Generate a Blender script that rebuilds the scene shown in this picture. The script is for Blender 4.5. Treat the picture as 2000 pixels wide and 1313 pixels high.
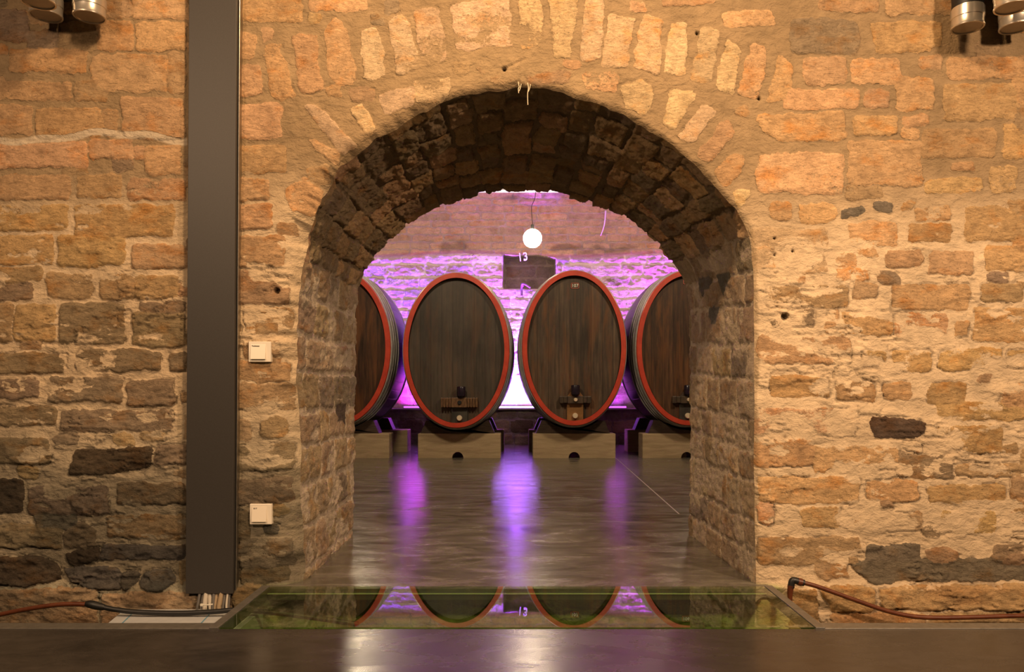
import bpy, bmesh, math, random
import numpy as np
from mathutils import Vector, Matrix
C = bpy.context.scene.collection
for o in list(bpy.data.objects): bpy.data.objects.remove(o)
PI = math.pi
# ------------------------------------------------------------------ camera
F = 1532.0; VX = 1010.0; HY = 775.0; EYE = 0.68; DW = 2.84      # focal px, vanishing point, eye height, distance to the stone wall
cam = bpy.data.cameras.new('camera'); co = bpy.data.objects.new('camera', cam); C.objects.link(co)
cam.sensor_width = 36; cam.lens = 36*F/2000
cam.shift_x = -(VX-1000)/2000; cam.shift_y = (HY-656.5)/2000
co.location = (0, -DW, EYE); co.rotation_euler = (PI/2, 0, 0); cam.clip_start = .05
bpy.context.scene.camera = co
def W(px, py, D): return ((px-VX)*D/F, D-DW, EYE-(py-HY)*D/F)
# ------------------------------------------------------------------ world, light, exposure
w = bpy.data.worlds.new('cellar_air'); bpy.context.scene.world = w; w.use_nodes = True
w.node_tree.nodes['Background'].inputs[0].default_value = (1.0, .74, .46, 1)
w.node_tree.nodes['Background'].inputs[1].default_value = .018
vs = bpy.context.scene.view_settings
vs.view_transform = 'Standard'; vs.look = 'None'; vs.gamma = 1; vs.exposure = 0.55; vs.use_curve_mapping = False
def area(name, loc, to, size, power, col, spread=180, size_y=None):
    l = bpy.data.lights.new(name, 'AREA'); l.energy = power; l.color = col; l.spread = math.radians(spread)
    if size_y: l.shape = 'RECTANGLE'; l.size = size; l.size_y = size_y
    else: l.shape = 'DISK'; l.size = size
    o = bpy.data.objects.new(name, l); C.objects.link(o); o.location = loc
    o.rotation_euler = (Vector(to)-Vector(loc)).to_track_quat('-Z', 'Y').to_euler(); return o
WARM = (1.0, .64, .34)
area('hall_lamp_centre', (-.05, -1.45, 3.1), (.15, .0, 1.5), .25, 52, WARM)
area('hall_lamp_right', (2.4, -3.0, 2.5), (1.05, 0, .95), .30, 30, (1.0, .67, .41), 95)
area('hall_lamp_left', (-2.1, -2.7, 2.45), (-.3, 0, 1.2), .30, 33, (1.0, .66, .40))
area('cellar_lamp_front', (-1.1, 2.6, 3.5), (-.5, 5.8, 1.0), .4, 46, (1.0, .78, .52))
area('cellar_lamp_front_right', (1.9, 2.8, 3.5), (.9, 5.8, 1.0), .4, 42, (1.0, .78, .52))
def led(x, w_, p_flood, c_flood, p_throw, c_throw):       # wall washers lying on the ledge behind the casks: a flood and a narrow throw
    area('ledge_flood', (x, 8.34, .56), (x, 8.50, 1.3), w_, p_flood, c_flood, 160, .04)
    area('ledge_throw', (x, 8.30, .56), (x, 8.50, 1.95), w_, p_throw, c_throw, 62, .04)
led(-.03, .62, 75, (.30, .13, 1.0), 140, (.28, .04, 1.0))
led(-1.30, .62, 15, (.60, .03, .85), 46, (.22, .03, 1.0))
led(1.24, .50, 3, (.55, .05, 1.0), 6, (.50, .05, 1.0))
led(2.25, .62, 10, (.52, .04, 1.0), 120, (.48, .04, 1.0))
led(-2.45, .62, 8, (.22, .03, 1.0), 66, (.20, .025, 1.0))

# ------------------------------------------------------------------ helpers
def tag(o, label=None, cat=None, group=None, kind=None):
    if label: o['label'] = label
    if cat: o['category'] = cat
    if group: o['group'] = group
    if kind: o['kind'] = kind
    return o
def thing(name, label, cat, loc=(0, 0, 0), rz=0, group=None):
    o = bpy.data.objects.new(name, None); C.objects.link(o); o.location = loc; o.rotation_euler = (0, 0, rz)
    o.empty_display_size = .1
    return tag(o, label, cat, group)
def npmesh(name, V, Q, m, smooth=True, parent=None, col=None):
    me = bpy.data.meshes.new(name); V = np.asarray(V, np.float32); Q = np.asarray(Q, np.int32)
    n = Q.shape[1]
    me.vertices.add(len(V)); me.vertices.foreach_set('co', V.ravel())
    me.loops.add(Q.size); me.loops.foreach_set('vertex_index', Q.ravel())
    me.polygons.add(len(Q)); me.polygons.foreach_set('loop_start', np.arange(0, Q.size, n, dtype=np.int32))
    me.polygons.foreach_set('loop_total', np.full(len(Q), n, np.int32))
    me.update(calc_edges=True); me.validate()
    me.polygons.foreach_set('use_smooth', np.full(len(me.polygons), smooth))
    if col is not None:            # (stone colour, mortar colour, share of bare stone)
        for nm, cc in (('Stone', col[0]), ('Mortar', col[1])):
            a = me.color_attributes.new(nm, 'FLOAT_COLOR', 'POINT')
            c4 = np.ones((len(V), 4), np.float32); c4[:, :3] = cc.reshape(-1, 3); c4[:, 3] = col[2].ravel(); a.data.foreach_set('color', c4.ravel())
    me.materials.append(m); o = bpy.data.objects.new(name, me); C.objects.link(o)
    if parent: o.parent = parent
    return o
def obj(name, bm, m, parent=None, smooth=False):
    me = bpy.data.meshes.new(name); bmesh.ops.recalc_face_normals(bm, faces=bm.faces[:]); bm.to_mesh(me); bm.free()
    me.materials.append(m)
    if smooth:
        for p in me.polygons: p.use_smooth = True
        try: me.set_sharp_from_angle(angle=math.radians(38))
        except Exception: pass
    o = bpy.data.objects.new(name, me); C.objects.link(o)
    if parent: o.parent = parent
    return o
def box(bm, x0, x1, y0, y1, z0, z1, bev=0, M=None):
    b = bmesh.new(); bmesh.ops.create_cube(b, size=1)
    for v in b.verts: v.co = Vector(((x0+x1)/2+v.co.x*(x1-x0), (y0+y1)/2+v.co.y*(y1-y0), (z0+z1)/2+v.co.z*(z1-z0)))
    if bev: bmesh.ops.bevel(b, geom=b.edges[:], offset=bev, segments=2, profile=.5, affect='EDGES')
    if M is not None: b.transform(M)
    me = bpy.data.meshes.new('t'); b.to_mesh(me); b.free(); bm.from_mesh(me); bpy.data.meshes.remove(me); return bm
def lathe(bm, prof, n=48, M=None, a=1, b=1, closed=False):   # profile [(r, h)] round z, optional ellipse scale
    rings = []
    for r, h in prof:
        rings.append([bm.verts.new((a*r*math.cos(2*PI*i/n), b*r*math.sin(2*PI*i/n), h)) for i in range(n)] if r > 1e-6 else [bm.verts.new((0, 0, h))])
    vs_ = [v for r in rings for v in r]
    pairs = list(zip(rings[:-1], rings[1:]))
    if closed: pairs.append((rings[-1], rings[0]))
    for A, B in pairs:
        if len(A) == 1 and len(B) == 1: continue
        for i in range(n):
            j = (i+1) % n
            if len(A) == 1: bm.faces.new((A[0], B[i], B[j]))
            elif len(B) == 1: bm.faces.new((A[i], A[j], B[0]))
            else: bm.faces.new((A[i], A[j], B[j], B[i]))
    if M is not None: bmesh.ops.transform(bm, matrix=M, verts=vs_)
    return bm
def tube(bm, pts, r, n=12):
    P = [Vector(p) for p in pts]
    # catmull-rom refine
    Q = []
    for i in range(len(P)-1):
        p0 = P[max(i-1, 0)]; p1 = P[i]; p2 = P[i+1]; p3 = P[min(i+2, len(P)-1)]
        for k in range(6):
            t = k/6; Q.append(.5*((2*p1)+(-p0+p2)*t+(2*p0-5*p1+4*p2-p3)*t*t+(-p0+3*p1-3*p2+p3)*t**3))
    Q.append(P[-1]); rings = []
    for i, p in enumerate(Q):
        d = (Q[min(i+1, len(Q)-1)]-Q[max(i-1, 0)]).normalized()
        u = d.cross(Vector((0, .3, 1))).normalized(); v = d.cross(u)
        rr = r(i/(len(Q)-1)) if callable(r) else r
        rings.append([bm.verts.new(p+u*rr*math.cos(2*PI*k/n)+v*rr*math.sin(2*PI*k/n)) for k in range(n)])
    for A, B in zip(rings[:-1], rings[1:]):
        for k in range(n): bm.faces.new((A[k], A[(k+1) % n], B[(k+1) % n], B[k]))
    bm.faces.new(rings[0]); bm.faces.new(rings[-1]); return bm
def text_bm(bm, s, size, M, depth=.0008):
    cu = bpy.data.curves.new('t', 'FONT'); cu.body = s; cu.size = size; cu.extrude = depth; cu.align_x = 'CENTER'; cu.align_y = 'CENTER'
    o = bpy.data.objects.new('t', cu); C.objects.link(o); bpy.context.view_layer.update()
    me = bpy.data.meshes.new_from_object(o.evaluated_get(bpy.context.evaluated_depsgraph_get())); me.transform(M)
    bm.from_mesh(me); bpy.data.objects.remove(o); bpy.data.curves.remove(cu); bpy.data.meshes.remove(me)
    return bm
FACE = Matrix.Rotation(PI/2, 4, 'X')       # text facing the camera (-y)
# ------------------------------------------------------------------ materials
def mat(name, col=(.5, .5, .5), rough=.5, metal=0, emit=None, es=0, spec=.5):
    m = bpy.data.materials.new(name); m.use_nodes = True; p = m.node_tree.nodes['Principled BSDF']
    p.inputs['Base Color'].default_value = (*col, 1); p.inputs['Roughness'].default_value = rough; p.inputs['Metallic'].default_value = metal
    p.inputs['Specular IOR Level'].default_value = spec
    if emit: p.inputs['Emission Color'].default_value = (*emit, 1); p.inputs['Emission Strength'].default_value = es
    return m
def N(m): return m.node_tree.nodes, m.node_tree.links, m.node_tree.nodes['Principled BSDF']
def nz(m, scale, detail=4, rough=.6, vec=None, dist=0):
    n, l, p = N(m); t = n.new('ShaderNodeTexNoise'); t.inputs['Scale'].default_value = scale; t.inputs['Detail'].default_value = detail
    t.inputs['Roughness'].default_value = rough; t.inputs['Distortion'].default_value = dist
    if vec is not None: l.new(vec, t.inputs['Vector'])
    return t.outputs['Fac']
def ocoord(m, sc=(1, 1, 1), rot=(0, 0, 0)):
    n, l, p = N(m); tc = n.new('ShaderNodeTexCoord'); mp = n.new('ShaderNodeMapping'); mp.inputs['Scale'].default_value = sc; mp.inputs['Rotation'].default_value = rot
    l.new(tc.outputs['Object'], mp.inputs['Vector']); return mp.outputs['Vector']
def ramp(m, fac, stops):
    n, l, p = N(m); r = n.new('ShaderNodeValToRGB'); l.new(fac, r.inputs['Fac']); e = r.color_ramp.elements
    while len(e) < len(stops): e.new(.5)
    for k, (ps, c) in enumerate(stops):
        e[k].position = ps; e[k].color = (*c, 1) if len(c) == 3 else c
    return r.outputs['Color']
def mixc(m, a, b, fac, mode='MIX'):
    n, l, p = N(m); x = n.new('ShaderNodeMix'); x.data_type = 'RGBA'; x.blend_type = mode
    for s, v in ((x.inputs[6], a), (x.inputs[7], b), (x.inputs[0], fac)):
        if hasattr(v, 'is_linked'): l.new(v, s)
        elif isinstance(v, (int, float)): s.default_value = v
        else: s.default_value = (*v, 1)
    return x.outputs[2]
def bump(m, h, strength, dist=.01, prev=None):
    n, l, p = N(m); b = n.new('ShaderNodeBump'); b.inputs['Strength'].default_value = strength; b.inputs['Distance'].default_value = dist
    l.new(h, b.inputs['Height'])
    if prev is not None: l.new(prev, b.inputs['Normal'])
    l.new(b.outputs['Normal'], p.inputs['Normal']); return b.outputs['Normal']
def G(v): return (v, v, v)

def stone_mat(name, fine=1.0, rough=.85, bs=1.0):
    m = mat(name, rough=rough, spec=.22); n, l, p = N(m)
    at = n.new('ShaderNodeAttribute'); at.attribute_name = 'Stone'; am = n.new('ShaderNodeAttribute'); am.attribute_name = 'Mortar'
    v = ocoord(m)
    # ragged chipped stone edge
    ed = n.new('ShaderNodeMath'); ed.operation = 'ADD'; l.new(at.outputs['Alpha'], ed.inputs[0])
    eo = ramp(m, nz(m, 85*fine, 4, .65, v), [(.25, G(-.0)), (.75, G(.7))]); l.new(eo, ed.inputs[1])
    mk = ramp(m, ed.outputs[0], [(.72, G(0)), (.98, G(1))])
    sa = ramp(m, nz(m, 24*fine, 6, .68, v), [(.30, G(.70)), (.52, G(1.0)), (.75, G(1.2))])
    cs = mixc(m, at.outputs['Color'], sa, 1.0, 'MULTIPLY')
    pit = ramp(m, nz(m, 150*fine, 4, .75, v), [(.30, G(.45)), (.43, G(1.0)), (.8, G(1.12))])
    cs = mixc(m, cs, pit, 1.0, 'MULTIPLY')
    iron = ramp(m, nz(m, 9*fine, 5, .65, ocoord(m, (1, 1, 1.6), (.3, .2, .1))), [(.52, G(0)), (.70, G(1))])
    cs = mixc(m, cs, mixc(m, cs, (1.0, .76, .50), 1.0, 'MULTIPLY'), iron)
    cm = mixc(m, am.outputs['Color'], ramp(m, nz(m, 14*fine, 5, .6, v), [(.3, G(.84)), (.7, G(1.13))]), 1.0, 'MULTIPLY')
    cm = mixc(m, cm, ramp(m, nz(m, 210*fine, 2, .6, v), [(.28, G(.75)), (.42, G(1.0))]), 1.0, 'MULTIPLY')
    l.new(mixc(m, cm, cs, mk), p.inputs['Base Color'])
    hs = nz(m, 52*fine, 8, .74, ocoord(m, (1, 1, 1.9), (0, .28, 0)), .5)
    hm = nz(m, 22*fine, 6, .62, ocoord(m, (1, 1, 1.6)), .3)
    hmm = mixc(m, hm, hs, mk)
    b1 = bump(m, hmm, 1.0*bs, .014/fine)
    bump(m, mk, .35*bs, .004/fine, b1)
    return m
M_WALL = stone_mat('sandstone_masonry')
M_SOFFIT = stone_mat('arch_masonry')
M_BACK = stone_mat('cellar_masonry', .40)
def simple_noise_mat(name, c0, c1, scale, rough, detail=5, metal=0, bs=0, bd=.002, sc=(1, 1, 1), spec=.5):
    m = mat(name, rough=rough, metal=metal, spec=spec); n, l, p = N(m); f = nz(m, scale, detail, .6, ocoord(m, sc))
    l.new(ramp(m, f, [(.3, c0), (.7, c1)]), p.inputs['Base Color'])
    if bs: bump(m, f, bs, bd)
    return m
# polished screed
def floor_mat(name, c0, c1, r0, r1, sp=.5):
    m = mat(name, spec=sp); n, l, p = N(m)
    v = ocoord(m, (1, 2.2, 1)); f1 = nz(m, 2.2, 8, .62, v, 1.6); f2 = nz(m, 14, 6, .7, ocoord(m, (1, 1.8, 1)), .8)
    c = ramp(m, f1, [(.30, c0), (.70, c1)])
    c = mixc(m, c, ramp(m, f2, [(.3, G(.72)), (.7, G(1.25))]), 1.0, 'MULTIPLY')
    c = mixc(m, c, mixc(m, c, G(1.8), 1, 'MULTIPLY'), ramp(m, nz(m, 5, 9, .75, ocoord(m, (1, 3.0, 1)), 3.0), [(.60, G(0)), (.72, G(.55))]))
    l.new(c, p.inputs['Base Color'])
    r = ramp(m, f1, [(.25, G(r0)), (.75, G(r1))]); l.new(r, p.inputs['Roughness'])
    b1 = bump(m, nz(m, 5, 5, .55, ocoord(m, (1, 1.5, 1)), .5), .09, .010)
    bump(m, nz(m, 90, 3, .6, v), .05, .002, b1)
    return m
M_FLOOR = floor_mat('polished_grey_screed', (.055, .050, .038), (.175, .158, .125), .13, .30, .30)
M_FLOOR2 = floor_mat('polished_dark_screed', (.022, .019, .017), (.048, .041, .036), .18, .34)
M_STEEL = simple_noise_mat('brushed_steel', (.36, .34, .31), (.50, .47, .42), 60, .38, metal=1, bs=.05)
M_RING = mat('turned_steel', (.62, .57, .50), .30, .75)
M_TRIM = simple_noise_mat('edge_steel', (.20, .19, .17), (.30, .28, .25), 40, .42, metal=.7)
M_DUCT = simple_noise_mat('anthracite_sheet', (.036, .032, .029), (.046, .041, .037), 300, .5, spec=.4)
M_BLACK = mat('matt_black_paint', (.006, .006, .007), .55)
M_LENS = simple_noise_mat('frosted_lens', (.30, .25, .19), (.36, .30, .23), 40, .35, spec=.6)
M_SWITCH = mat('cream_plastic', (.82, .74, .62), .35)
M_INK = mat('black_ink', (.02, .015, .01), .6)
M_HOSE = simple_noise_mat('rust_brown_pipe', (.085, .022, .010), (.15, .045, .018), 30, .38)
M_RUBBER = simple_noise_mat('black_rubber', (.010, .010, .010), (.018, .017, .016), 50, .45)
M_CABLE = mat('white_cable_sheath', (.55, .50, .42), .5)
M_CABLEG = mat('grey_cable_sheath', (.13, .12, .11), .5)
M_BOARD = simple_noise_mat('pale_grey_board', (.42, .44, .46), (.50, .51, .52), 30, .6)
M_BLUE = mat('blue_marking', (.10, .28, .42), .6)
M_HOOPS = simple_noise_mat('grey_painted_hoop', (.27, .26, .235), (.44, .42, .38), 20, .40, bs=.1)
M_RED = simple_noise_mat('red_painted_chime', (.40, .035, .016), (.56, .062, .026), 9, .42, bs=.1, bd=.003)
M_BRASS = mat('pale_brass', (.80, .66, .46), .42, .35)
M_TAP = mat('black_enamel_tap', (.012, .008, .016), .18)
M_PLATE = mat('white_digit_paint', (.85, .80, .66), .5)
M_PLATERED = mat('red_frame_paint', (.48, .10, .06), .5)
M_SADDLE = simple_noise_mat('dark_saddle_timber', (.030, .017, .010), (.070, .040, .022), 12, .6, sc=(1, 1, 6), bs=.3)
M_TRAY = mat('white_tray', (.75, .75, .78), .4)
M_CORD = mat('dark_cord', (.03, .012, .006), .6)
M_SLATE = simple_noise_mat('iron', (.08, .05, .05), (.14, .09, .09), 20, .6)
M_GLOBE = mat('glowing_opal_globe', (1, 1, 1), .5, emit=(1.0, .80, .52), es=78)
M_LED = mat('violet_led', (.8, .7, 1), .5, emit=(.55, .30, 1.0), es=6)
M_LEDM = mat('magenta_led', (.8, .7, 1), .5, emit=(.60, .08, 1.0), es=1.6)
def block_mat():
    m = mat('sawn_sandstone', rough=.85, spec=.2); n, l, p = N(m)
    s = nz(m, 4, 6, .6, ocoord(m, (1, 1, 7), (0, .22, 0)), .6)
    c = ramp(m, s, [(.3, (.30, .22, .125)), (.7, (.44, .33, .20))]); l.new(c, p.inputs['Base Color'])
    b = bump(m, s, .3, .01); bump(m, nz(m, 90, 4, .7, ocoord(m)), .4, .004, b); return m
M_BLOCK = block_mat()
def stave_mat():
    m = mat('dark_oak_staves', rough=.34, spec=.55); n, l, p = N(m)
    tc = n.new('ShaderNodeTexCoord'); sx = n.new('ShaderNodeSeparateXYZ'); l.new(tc.outputs['Object'], sx.inputs[0])
    at = n.new('ShaderNodeMath'); at.operation = 'ARCTAN2'; l.new(sx.outputs['X'], at.inputs[0]); l.new(sx.outputs['Z'], at.inputs[1])
    mu = n.new('ShaderNodeMath'); mu.operation = 'MULTIPLY'; mu.inputs[1].default_value = 44/(2*PI); l.new(at.outputs[0], mu.inputs[0])
    fr = n.new('ShaderNodeMath'); fr.operation = 'FRACT'; l.new(mu.outputs[0], fr.inputs[0])
    gap = ramp(m, fr.outputs[0], [(0, G(0)), (.05, G(1)), (.95, G(1)), (1, G(0))])
    c = ramp(m, nz(m, 5, 6, .6, ocoord(m, (6, 1, 6))), [(.3, (.008, .006, .005)), (.7, (.022, .015, .011))])
    c = mixc(m, (.004, .003, .003), c, gap); l.new(c, p.inputs['Base Color']); bump(m, gap, .5, .006); return m
M_STAVE = stave_mat()
def head_mat(name, seed, dark, warm, wamt, grey, pv=1.0):
    """upright oak boards with rain-like streaks and amber blotches"""
    m = mat(name, rough=.5, spec=.35); n, l, p = N(m)
    tc = n.new('ShaderNodeTexCoord'); sx = n.new('ShaderNodeSeparateXYZ'); l.new(tc.outputs['Object'], sx.inputs[0])
    mu = n.new('ShaderNodeMath'); mu.operation = 'MULTIPLY'; mu.inputs[1].default_value = 8.5; l.new(sx.outputs['X'], mu.inputs[0])
    ad = n.new('ShaderNodeMath'); ad.inputs[1].default_value = seed+.37; l.new(mu.outputs[0], ad.inputs[0])
    fl = n.new('ShaderNodeMath'); fl.operation = 'FLOOR'; l.new(ad.outputs[0], fl.inputs[0])
    wn = n.new('ShaderNodeTexWhiteNoise'); wn.noise_dimensions = '1D'; l.new(fl.outputs[0], wn.inputs['W'])
    fr = n.new('ShaderNodeMath'); fr.operation = 'FRACT'; l.new(ad.outputs[0], fr.inputs[0])
    gap = ramp(m, fr.outputs[0], [(0, G(.35)), (.035, G(1)), (.965, G(1)), (1, G(.35))])
    grain = nz(m, 3.0, 8, .68, ocoord(m, (14, 1, .9), (0, 0, 0)), .2)
    c = ramp(m, grain, [(.28, dark), (.55, grey), (.8, warm)])
    c = mixc(m, c, ramp(m, wn.outputs['Value'], [(0, (.70, .68, .66)), (1, (1.35, 1.28, 1.2))]), pv, 'MULTIPLY')
    c = mixc(m, c, ramp(m, nz(m, 2.2, 5, .6, ocoord(m, (1, 1, .7))), [(.3, G(.60)), (.7, G(1.35))]), 1, 'MULTIPLY')
    st = nz(m, 1.6, 6, .6, ocoord(m, (5.5, 1, .8)), .5)
    am = ramp(m, st, [(.50, G(0)), (.68, G(wamt))])
    c = mixc(m, c, (.17, .062, .014), am)
    c = mixc(m, (.008, .005, .003), c, gap); l.new(c, p.inputs['Base Color'])
    l.new(ramp(m, grain, [(.3, G(.42)), (.7, G(.62))]), p.inputs['Roughness'])
    bump(m, grain, .25, .004); return m
M_HEAD = [head_mat('oak_head_amber', 3.1, (.018, .008, .003), (.10, .045, .014), .55, (.045, .020, .008)),
          head_mat('oak_head_grey', 7.0, (.036, .028, .020), (.070, .053, .038), .20, (.052, .041, .030), .5),
          head_mat('oak_head_weathered', 11.0, (.032, .022, .014), (.125, .085, .050), .50, (.062, .043, .028)),
          head_mat('oak_head_russet', 17.0, (.020, .009, .004), (.12, .062, .025), .60, (.052, .026, .012))]
def thin_glass():
    m = bpy.data.materials.new('greenish_float_glass'); m.use_nodes = True; n = m.node_tree.nodes; l = m.node_tree.links; n.clear()
    out = n.new('ShaderNodeOutputMaterial'); tr = n.new('ShaderNodeBsdfTransparent'); gl = n.new('ShaderNodeBsdfGlossy'); mx = n.new('ShaderNodeMixShader')
    tr.inputs[0].default_value = (.82, .92, .70, 1); gl.inputs['Roughness'].default_value = .012; gl.inputs[0].default_value = (.86, .90, .84, 1)
    fr = n.new('ShaderNodeFresnel'); fr.inputs[0].default_value = 1.52
    ge = n.new('ShaderNodeNewGeometry'); inv = n.new('ShaderNodeMath'); inv.operation = 'SUBTRACT'; inv.inputs[0].default_value = 1; l.new(ge.outputs['Backfacing'], inv.inputs[1])
    # both faces of the sheet reflect: R = 2F/(1+F)
    a = n.new('ShaderNodeMath'); a.operation = 'ADD'; a.inputs[1].default_value = 1; l.new(fr.outputs[0], a.inputs[0])
    d = n.new('ShaderNodeMath'); d.operation = 'DIVIDE'; l.new(fr.outputs[0], d.inputs[0]); l.new(a.outputs[0], d.inputs[1])
    t2 = n.new('ShaderNodeMath'); t2.operation = 'MULTIPLY'; t2.inputs[1].default_value = 2; l.new(d.outputs[0], t2.inputs[0])
    mu = n.new('ShaderNodeMath'); mu.operation = 'MULTIPLY'; l.new(t2.outputs[0], mu.inputs[0]); l.new(inv.outputs[0], mu.inputs[1])
    l.new(mu.outputs[0], mx.inputs[0]); l.new(tr.outputs[0], mx.inputs[1]); l.new(gl.outputs[0], mx.inputs[2]); l.new(mx.outputs[0], out.inputs[0]); return m
M_GLASS = thin_glass()

# ------------------------------------------------------------------ noise and stone fields (numpy)
_tabs = {}
def vnoise(x, y, seed):
    if seed not in _tabs: _tabs[seed] = np.random.RandomState(seed).rand(256, 256).astype(np.float32)
    T = _tabs[seed]; xi = np.floor(x).astype(np.int64); yi = np.floor(y).astype(np.int64); fx = x-xi; fy = y-yi
    fx = fx*fx*(3-2*fx); fy = fy*fy*(3-2*fy); a = xi & 255; b = yi & 255; a1 = (a+1) & 255; b1 = (b+1) & 255
    return (T[a, b]*(1-fx)+T[a1, b]*fx)*(1-fy)+(T[a, b1]*(1-fx)+T[a1, b1]*fx)*fy
def fbm(x, y, seed, octv=4, g=.5):
    s = 0; a = 1; t = 0
    for k in range(octv): s = s+a*(vnoise(x*2**k+17.3*k, y*2**k+5.1*k, seed+k)-.5); t += a; a *= g
    return s/t*2      # about -1..1
def sstep(a, b, x): t = np.clip((x-a)/(b-a), 0, 1); return t*t*(3-2*t)
# stone colours (bare stone, no light in them)
PAL = {'o': (.62, .395, .215), 'p': (.66, .475, .285), 'y': (.57, .375, .185), 'g': (.335, .245, .155), 'd': (.12, .082, .055), 'k': (.205, .168, .125), 'm': (.50, .34, .19)}
def lay(u, v, stones, rs, scale=1.0, warp=5.0, grow=0):
    """u, v in 'photo pixel' units of the wall plane. stones: (polygon points, colour key, relief). Returns height 0..1, mask, colour."""
    sh = u.shape; H = np.zeros(sh, np.float32); Mk = np.zeros(sh, np.float32); Cc = np.zeros(sh+(3,), np.float32)+np.array(PAL['m'], np.float32); E = np.full(sh, -50., np.float32)
    s = 1/scale
    wu = u+warp*scale*(fbm(u*s/34, v*s/34, 11, 4, .6))+3.0*scale*fbm(u*s/11, v*s/11, 21, 3, .6); wv = v+warp*scale*.9*(fbm(u*s/34, v*s/34, 31, 4, .6))+3.0*scale*fbm(u*s/11, v*s/11, 41, 3, .6)
    uu = u[0] if u.ndim == 2 else None
    tone = fbm(u*s/60, v*s/60, 51, 4)
    rough = fbm(u*s/22, v*s/13, 61, 5, .62)
    cols = u[0, :]; rows = v[:, 0]
    for poly, key, rel in stones:
        P = np.array(poly, float); mg = 14*scale
        c0, c1 = np.searchsorted(cols, [P[:, 0].min()-mg, P[:, 0].max()+mg]); r0, r1 = np.searchsorted(rows, [P[:, 1].min()-mg, P[:, 1].max()+mg])
        if c1-c0 < 2 or r1-r0 < 2: continue
        sl = (slice(r0, r1), slice(c0, c1)); x = wu[sl]; y = wv[sl]
        ar = 0
        for i in range(len(P)): a, b = P[i], P[(i+1) % len(P)]; ar += a[0]*b[1]-b[0]*a[1]
        sg = 1 if ar > 0 else -1; acc = 0; kk = .30*s
        for i in range(len(P)):
            a, b = P[i], P[(i+1) % len(P)]; L = math.hypot(*(b-a))+1e-6
            d = sg*((b[0]-a[0])*(y-a[1])-(b[1]-a[1])*(x-a[0]))/L; acc = acc+np.exp(np.clip(-kk*d, -30, 30))
        d = -np.log(acc)/kk+grow*scale
        t1, t2 = rs.uniform(-.25, .25, 2); cx, cy = P.mean(0); ex = np.ptp(P[:, 0])+1; ey = np.ptp(P[:, 1])+1
        h = (sstep(-2.0*scale, 4*scale, d))*(rel*(.8+.4*rs.rand())+t1*(x-cx)/ex*rel+t2*(y-cy)/ey*rel+.30*rel*rough[sl])
        mk = sstep(-1.6*scale, 1.6*scale, d)
        base = np.array(PAL[key])*(1+rs.uniform(-.13, .13)); base = base*np.array([1, 1+rs.uniform(-.035, .035), 1+rs.uniform(-.08, .08)])
        cc = base[None, None, :]*(1+.20*tone[sl]+.10*rough[sl])[..., None]
        up = d > E[sl]
        H[sl] = np.where(mk > Mk[sl], h, H[sl]); Cc[sl] = np.where(up[..., None], cc, Cc[sl]); Mk[sl] = np.maximum(Mk[sl], mk); E[sl] = np.maximum(E[sl], d)
    return H, Mk, Cc, E, tone, rough
def R(x0, y0, x1, y1, k='o', rel=1.0): return ([(x0, y0), (x1, y0), (x1, y1), (x0, y1)], k, rel)
def courses(x0, x1, y0, y1, rs, hh=(42, 62), ll=(80, 170), gap=8, keys='ooopg', rel=1.0):
    out = []; y = y0
    while y < y1:
        h = rs.uniform(*hh); x = x0-rs.uniform(0, 80)
        while x < x1:
            L = rs.uniform(*ll); j = rs.uniform(-4, 4, 8)
            out.append(([(x+j[0], y+j[1]), (x+L+j[2], y+j[3]), (x+L+j[4], y+h+j[5]), (x+j[6], y+h+j[7])], keys[rs.randint(len(keys))], rel*rs.uniform(.7, 1.2)))
            x += L+gap*rs.uniform(.8, 1.6)
        y += h+gap*rs.uniform(.8, 1.5)
    return out
# arch outline (front edge in wall units at DW; back edge traced at the far face)
D2 = 3.87
FR = [(584,1160),(584,1050),(578,900),(572,750),(574,620),(584,530),(596,455),(622,385),(662,320),(722,275),(800,226),(880,190),(950,175),(1020,168),(1080,175),(1160,198),(1240,235),(1310,280),(1360,320),(1400,365),(1440,410),(1466,455),(1474,530),(1475,650),(1475,900),(1476,1050),(1478,1160)]
BK = [(687,1065),(688,1000),(690,900),(692,750),(694,620),(698,565),(714,532),(738,497),(766,465),(802,434),(850,408),(900,390),(940,380),(975,374),(1020,373),(1070,374),(1120,388),(1180,406),(1232,432),(1272,466),(1312,507),(1340,545),(1349,600),(1349,750),(1350,900),(1348,1000),(1347,1065)]
def resample(P, n):
    P = np.array(P, float); d = np.r_[0, np.cumsum(np.hypot(*np.diff(P, axis=0).T))]; t = np.linspace(0, d[-1], n)
    return np.c_[np.interp(t, d, P[:, 0]), np.interp(t, d, P[:, 1])], d[-1]
def smooth(P, k=2):
    P = P.copy()
    for _ in range(k): P[1:-1] = (P[:-2]+2*P[1:-1]+P[2:])/4
    return P
nj, na = 170, 440
def outline(P, i0, i1):
    a = resample(P[:i0+1], nj)[0]; b = resample(P[i0:i1+1], na)[0]; c = resample(P[i1:], nj)[0]
    return smooth(np.vstack([a[:-1], b, c[1:]]), 30)
fo = outline(FR, 6, 21)
fo[:, 0] += 2.0*fbm(np.arange(len(fo))/16, np.zeros(len(fo)), 71, 3); fo[:, 0] += 5*fbm(np.arange(len(fo))/9, np.zeros(len(fo)), 75, 3, .6)*np.exp(-((np.arange(len(fo))-nj-20)/60)**2); fo[:, 1] += np.where((np.arange(len(fo)) > nj) & (np.arange(len(fo)) < nj+na), 6.0*fbm(np.arange(len(fo))/12, np.zeros(len(fo)), 81, 4, .6), 0)
bo = outline(BK, 6, 20)
FX = (fo[:, 0]-VX)/F*DW; FZ = EYE-(fo[:, 1]-HY)/F*DW
BX = (bo[:, 0]-VX)/F*D2; BZ = EYE-(bo[:, 1]-HY)/F*D2
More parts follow.
